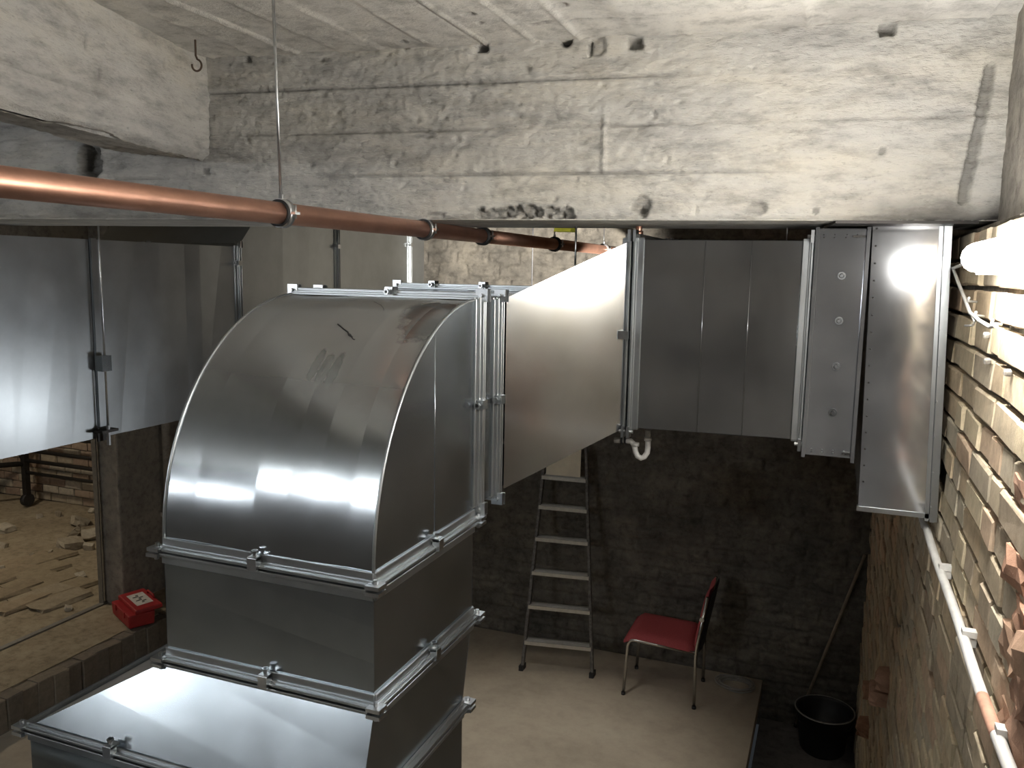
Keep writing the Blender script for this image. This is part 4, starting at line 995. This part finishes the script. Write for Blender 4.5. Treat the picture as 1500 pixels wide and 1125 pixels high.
MB().tube([(xr - .05, ya, .405), (xr - .05, yb, .405)], .010, 10).build('cross_bar', 'chrome', ch)
G = []
for i, t in enumerate(np.linspace(0, 1, 17)):
    row = []
    for s in np.linspace(0, 1, 17):
        x = xf - .02 + (xr - xf + .02) * t; y = ya - .01 + (yb - ya + .02) * s
        e_ = min(1, (1 - abs(2 * t - 1) ** 8)) * min(1, (1 - abs(2 * s - 1) ** 8))
        row.append((x, y, 0.425 + 0.05 * e_ ** .5 + 0.008 * math.sin(math.pi * s) - 0.012 * t - .03 * max(0, .12 - t) / .12))
    G.append(row)
seat = MB(); seat.grid(G); lowG = [[(p[0], p[1], 0.418 - .012 * i / 16) for p in row] for i, row in enumerate(G)]; seat.grid([r[::-1] for r in lowG])
for k in (0, 16): seat.grid([G[k], lowG[k]]); seat.grid([[r[k] for r in G], [r[k] for r in lowG]])
seat.build('seat', 'redfabric', ch)
def backpad(dx, th, mat, nm, z0=.40, z1=.845):
    A1, B1 = [], []
    for s in np.linspace(0, 1, 15):
        ra, rb = [], []
        for t in np.linspace(0, 1, 15):
            z = z0 + (z1 - z0) * t; y = ya + .025 + (yb - ya - .05) * s
            rd_ = (1 - abs(2 * s - 1) ** 5) * (1 - abs(2 * t - 1) ** 10)
            y = (y - 5.7425) * (1 - 0.25 * max(0, t - .8) / .2) + 5.7425
            x = xr + .018 + .075 * max(0, (z - .42)) / .42 + dx + 0.015 * (1 - (2 * s - 1) ** 2)
            ra.append((x - th * rd_ ** .5, y, z)); rb.append((x, y, z))
        A1.append(ra); B1.append(rb)
    mb = MB(); mb.grid(A1); mb.grid([r[::-1] for r in B1])
    for k in (0, 14): mb.grid([A1[k], B1[k]]); mb.grid([[r[k] for r in A1], [r[k] for r in B1]])
    return mb.build(nm, mat, ch)
backpad(-0.014, .032, 'redfabric', 'backrest'); backpad(0.012, .02, 'rubber', 'back_shell')
for yy in (ya, yb): MB().tube([(xr + .045, yy - .012, .655), (xr + .045, yy + .012, .655)], .016, 12).build('bracket', 'zinc', ch)
# cable coil by the chair
co = empty('cable_coil', (-.58, 6.0, 0)); tag(co, 'loose grey cable coil on the floor behind the chair', 'cable')
for k in range(6):
    r_ = 0.098 + 0.0085 * k; cx_, cy_ = -.515 + random.uniform(-.012, .012), 5.98 + random.uniform(-.008, .008); zz = .006 + .011 * (k % 3)
    if cx_ + r_ > -.345: cx_ = -.35 - r_
    MB().tube([(cx_ + r_ * math.cos(a), cy_ + r_ * .78 * math.sin(a), zz + .003 * math.sin(3 * a + k)) for a in np.linspace(0, 2 * math.pi, 48, endpoint=False)], .0052, 8, closed=True).build('loop', 'cablegrey', co)
MB().tube([(-.53, 6.09, .012), (-.58, 6.11, .008), (-.65, 6.10, .006)], .005, 8).build('tail', 'cablegrey', co)

# ================================================================== TOOLBOX
tb = empty('toolbox', (-5.05, 4.66, .221)); tag(tb, 'red plastic toolbox with askew lid on the dusty ledge', 'toolbox')
c0 = np.array((-4.88, 4.57, 0.231)); ul_ = nrm((-.36, .176, 0)); ur_ = np.array((-ul_[1] * -1, ul_[0] * -1, 0)); ur_ = nrm(np.array((ul_[1], -ul_[0], 0)));
if ur_[1] < 0: ur_ = -ur_
Lx, Wy, Hh = .39, .19, .105
bdy = MB().hexa([c0, c0 + ul_ * Lx, c0 + ul_ * Lx + ur_ * Wy, c0 + ur_ * Wy, *[q + np.array((0, 0, Hh)) for q in (c0 - ul_ * .006 - ur_ * .006, c0 + ul_ * (Lx + .006) - ur_ * .006, c0 + ul_ * (Lx + .006) + ur_ * (Wy + .006), c0 - ul_ * .006 + ur_ * (Wy + .006))]]).build('body', 'red', tb); bevel(bdy, .010)
lc = c0 + ul_ * Lx / 2 + ur_ * (Wy / 2 + .055) + np.array((0, 0, Hh + .022)); tilt = nrm(ur_ + np.array((0, 0, .06)))
up_ = nrm(np.cross(ul_, tilt)); up_ = up_ if up_[2] > 0 else -up_
lid = MB().obox(lc, ul_ * (Lx / 2 + .012), tilt * (Wy / 2 + .008), up_ * .019).build('lid', 'red', tb); bevel(lid, .012)
MB().obox(lc + up_ * .0200, ul_ * .125, tilt * .062, up_ * .0008).build('sticker', 'paper', lid)
for k in range(7): MB().obox(lc + up_ * .0212 + ul_ * (-.08 + .026 * k) + tilt * (0.018 * math.sin(k * 2.1)), ul_ * .008, tilt * (.010 + .006 * (k % 3)), up_ * .0005).build('print_mark', 'ink', lid)
MB().tube([lc + up_ * .022 - ul_ * .07 + tilt * .085, lc + up_ * .045 - ul_ * .06 + tilt * .085, lc + up_ * .045 + ul_ * .06 + tilt * .085, lc + up_ * .022 + ul_ * .07 + tilt * .085], .008, 8).build('handle', 'red', tb)
for s in (.25, .75): MB().obox(c0 + ul_ * Lx * s + np.array((0, 0, Hh - .015)) - ur_ * .008, ul_ * .02, ur_ * .004, (0, 0, .022)).build('latch', 'red', tb)

# ================================================================== BUCKET AND STICK
bu = empty('bucket', (.10, 5.885, -.3)); tag(bu, 'black plastic builder bucket standing in the dark corner', 'bucket')
MB().lathe([(0, .004), (.135, .0), (.150, .02), (.182, .285), (.192, .285), (.194, .302), (.182, .302), (.176, .285), (.146, .03), (0, .014)], (.10, 5.885, -.3), 36).build('body', 'bucket', bu)
MB().tube([(.10 + .196 * math.cos(a), 5.885 + .196 * math.sin(a), .0) for a in np.linspace(0, 2 * math.pi, 40, endpoint=False)], .005, 8, closed=True).build('rim', 'cablegrey', bu)
MB().tube([(.10 - .19 * math.cos(a), 5.885 - .06 - .11 * math.sin(a) * 0.5, -.02 - .10 * math.sin(a)) for a in np.linspace(0, math.pi, 16)], .003, 6).build('handle', 'darksteel', bu)
p0 = onZ(1172, 1050, -.3); p0 = np.array((-.09, 6.115, -.295))
p1 = onY(1281, 815, 6.115); p1[0] = min(p1[0], XW - .02)
sk = empty('broom_stick', p0); tag(sk, 'thin wooden stick leaning in the dark corner behind the bucket', 'stick')
MB().tube([p0, (p0 + p1) / 2 + np.array((.0, -.004, 0)), p1], .011, 10).build('shaft', 'stick', sk); MB().tube([p0, p0 + (p1 - p0) * .02], .013, 10).build('ferrule', 'darksteel', sk)

# ================================================================== LEFT DETAILS
po = empty('steel_post', (-5.50, 4.90, .22)); tag(po, 'slim steel angle post at the edge of the pier', 'post')
MB().box((-5.502, 4.868, .233), (-5.490, 4.900, 3.0)).build('web', 'steelpost', po); MB().box((-5.502, 4.858, .233), (-5.458, 4.868, 3.0)).build('face', 'steelpost', po)
wp = empty('waste_pipe', (-5.21, 5.36, .22)); tag(wp, 'pale upright plastic pipe beside the grey pier', 'pipe')
MB().tube([(-5.21, 5.36, .62), (-5.21, 5.36, ZC)], .036, 20).build('tube', 'plaster', wp); MB().tube([(-5.21, 5.36, .222), (-5.21, 5.36, .70)], .042, 20).build('socket', 'steelpost', wp)
MB().box((-5.30, 5.33, .86), (-5.16, 5.37, .90)).build('bracket', 'plaster', wp)
# rack beyond the opening
p = onZ(52, 738, .22); rx, ry = p[0], p[1] - .10
rk = empty('steel_rack', (rx, ry, .22)); tag(rk, 'black steel rack on castors in front of the old brick wall', 'rack')
def L_(px_, py_, Y): return onY(px_, py_, Y)
top = .22 + .80
def caster(x, y):
    MB().tube([(x - .03, y, .22 + .075), (x + .03, y, .22 + .075)], .072, 18).build('castor', 'rubber', rk)
def leg(x, y, z1=top + .25): MB().box((x - .03, y - .03, .22 + .14), (x + .03, y + .03, z1)).build('leg', 'darksteel', rk)
for (x, y) in ((rx, ry), (rx + 1.9, ry), (rx, ry - 1.0), (rx + 1.9, ry - 1.0)):
    if (x, y) != (rx, ry) and y < ry - .5: continue
    caster(x, y); leg(x, y)
for (zz, r_) in ((.22 + .86, .028), (.22 + .66, .022), (.22 + .54, .022), (.22 + .40, .018)):
    MB().tube([(rx - .05, ry, zz), (rx + 1.95, ry, zz)], r_, 10).build('rail', 'darksteel', rk)
for (zz, dz) in ((.22 + .88, 0), (.22 + .50, 0)):
    MB().tube([(rx, ry, zz), (rx - .75, ry - .85, zz)], .03, 10).build('side_rail', 'darksteel', rk)
MB().tube([(rx, ry, .22 + .48), (rx - .30, ry - .02, .22 + .98)], .016, 8).build('brace', 'darksteel', rk)
MB().box((rx - 1.5, ry - .75, .22 + .05), (rx - .55, ry - .1, .22 + .42)).build('tray', 'darksteel', rk)
for (x, y) in ((rx - .75, ry - .85),): caster(x, y); leg(x, y, top + .1)
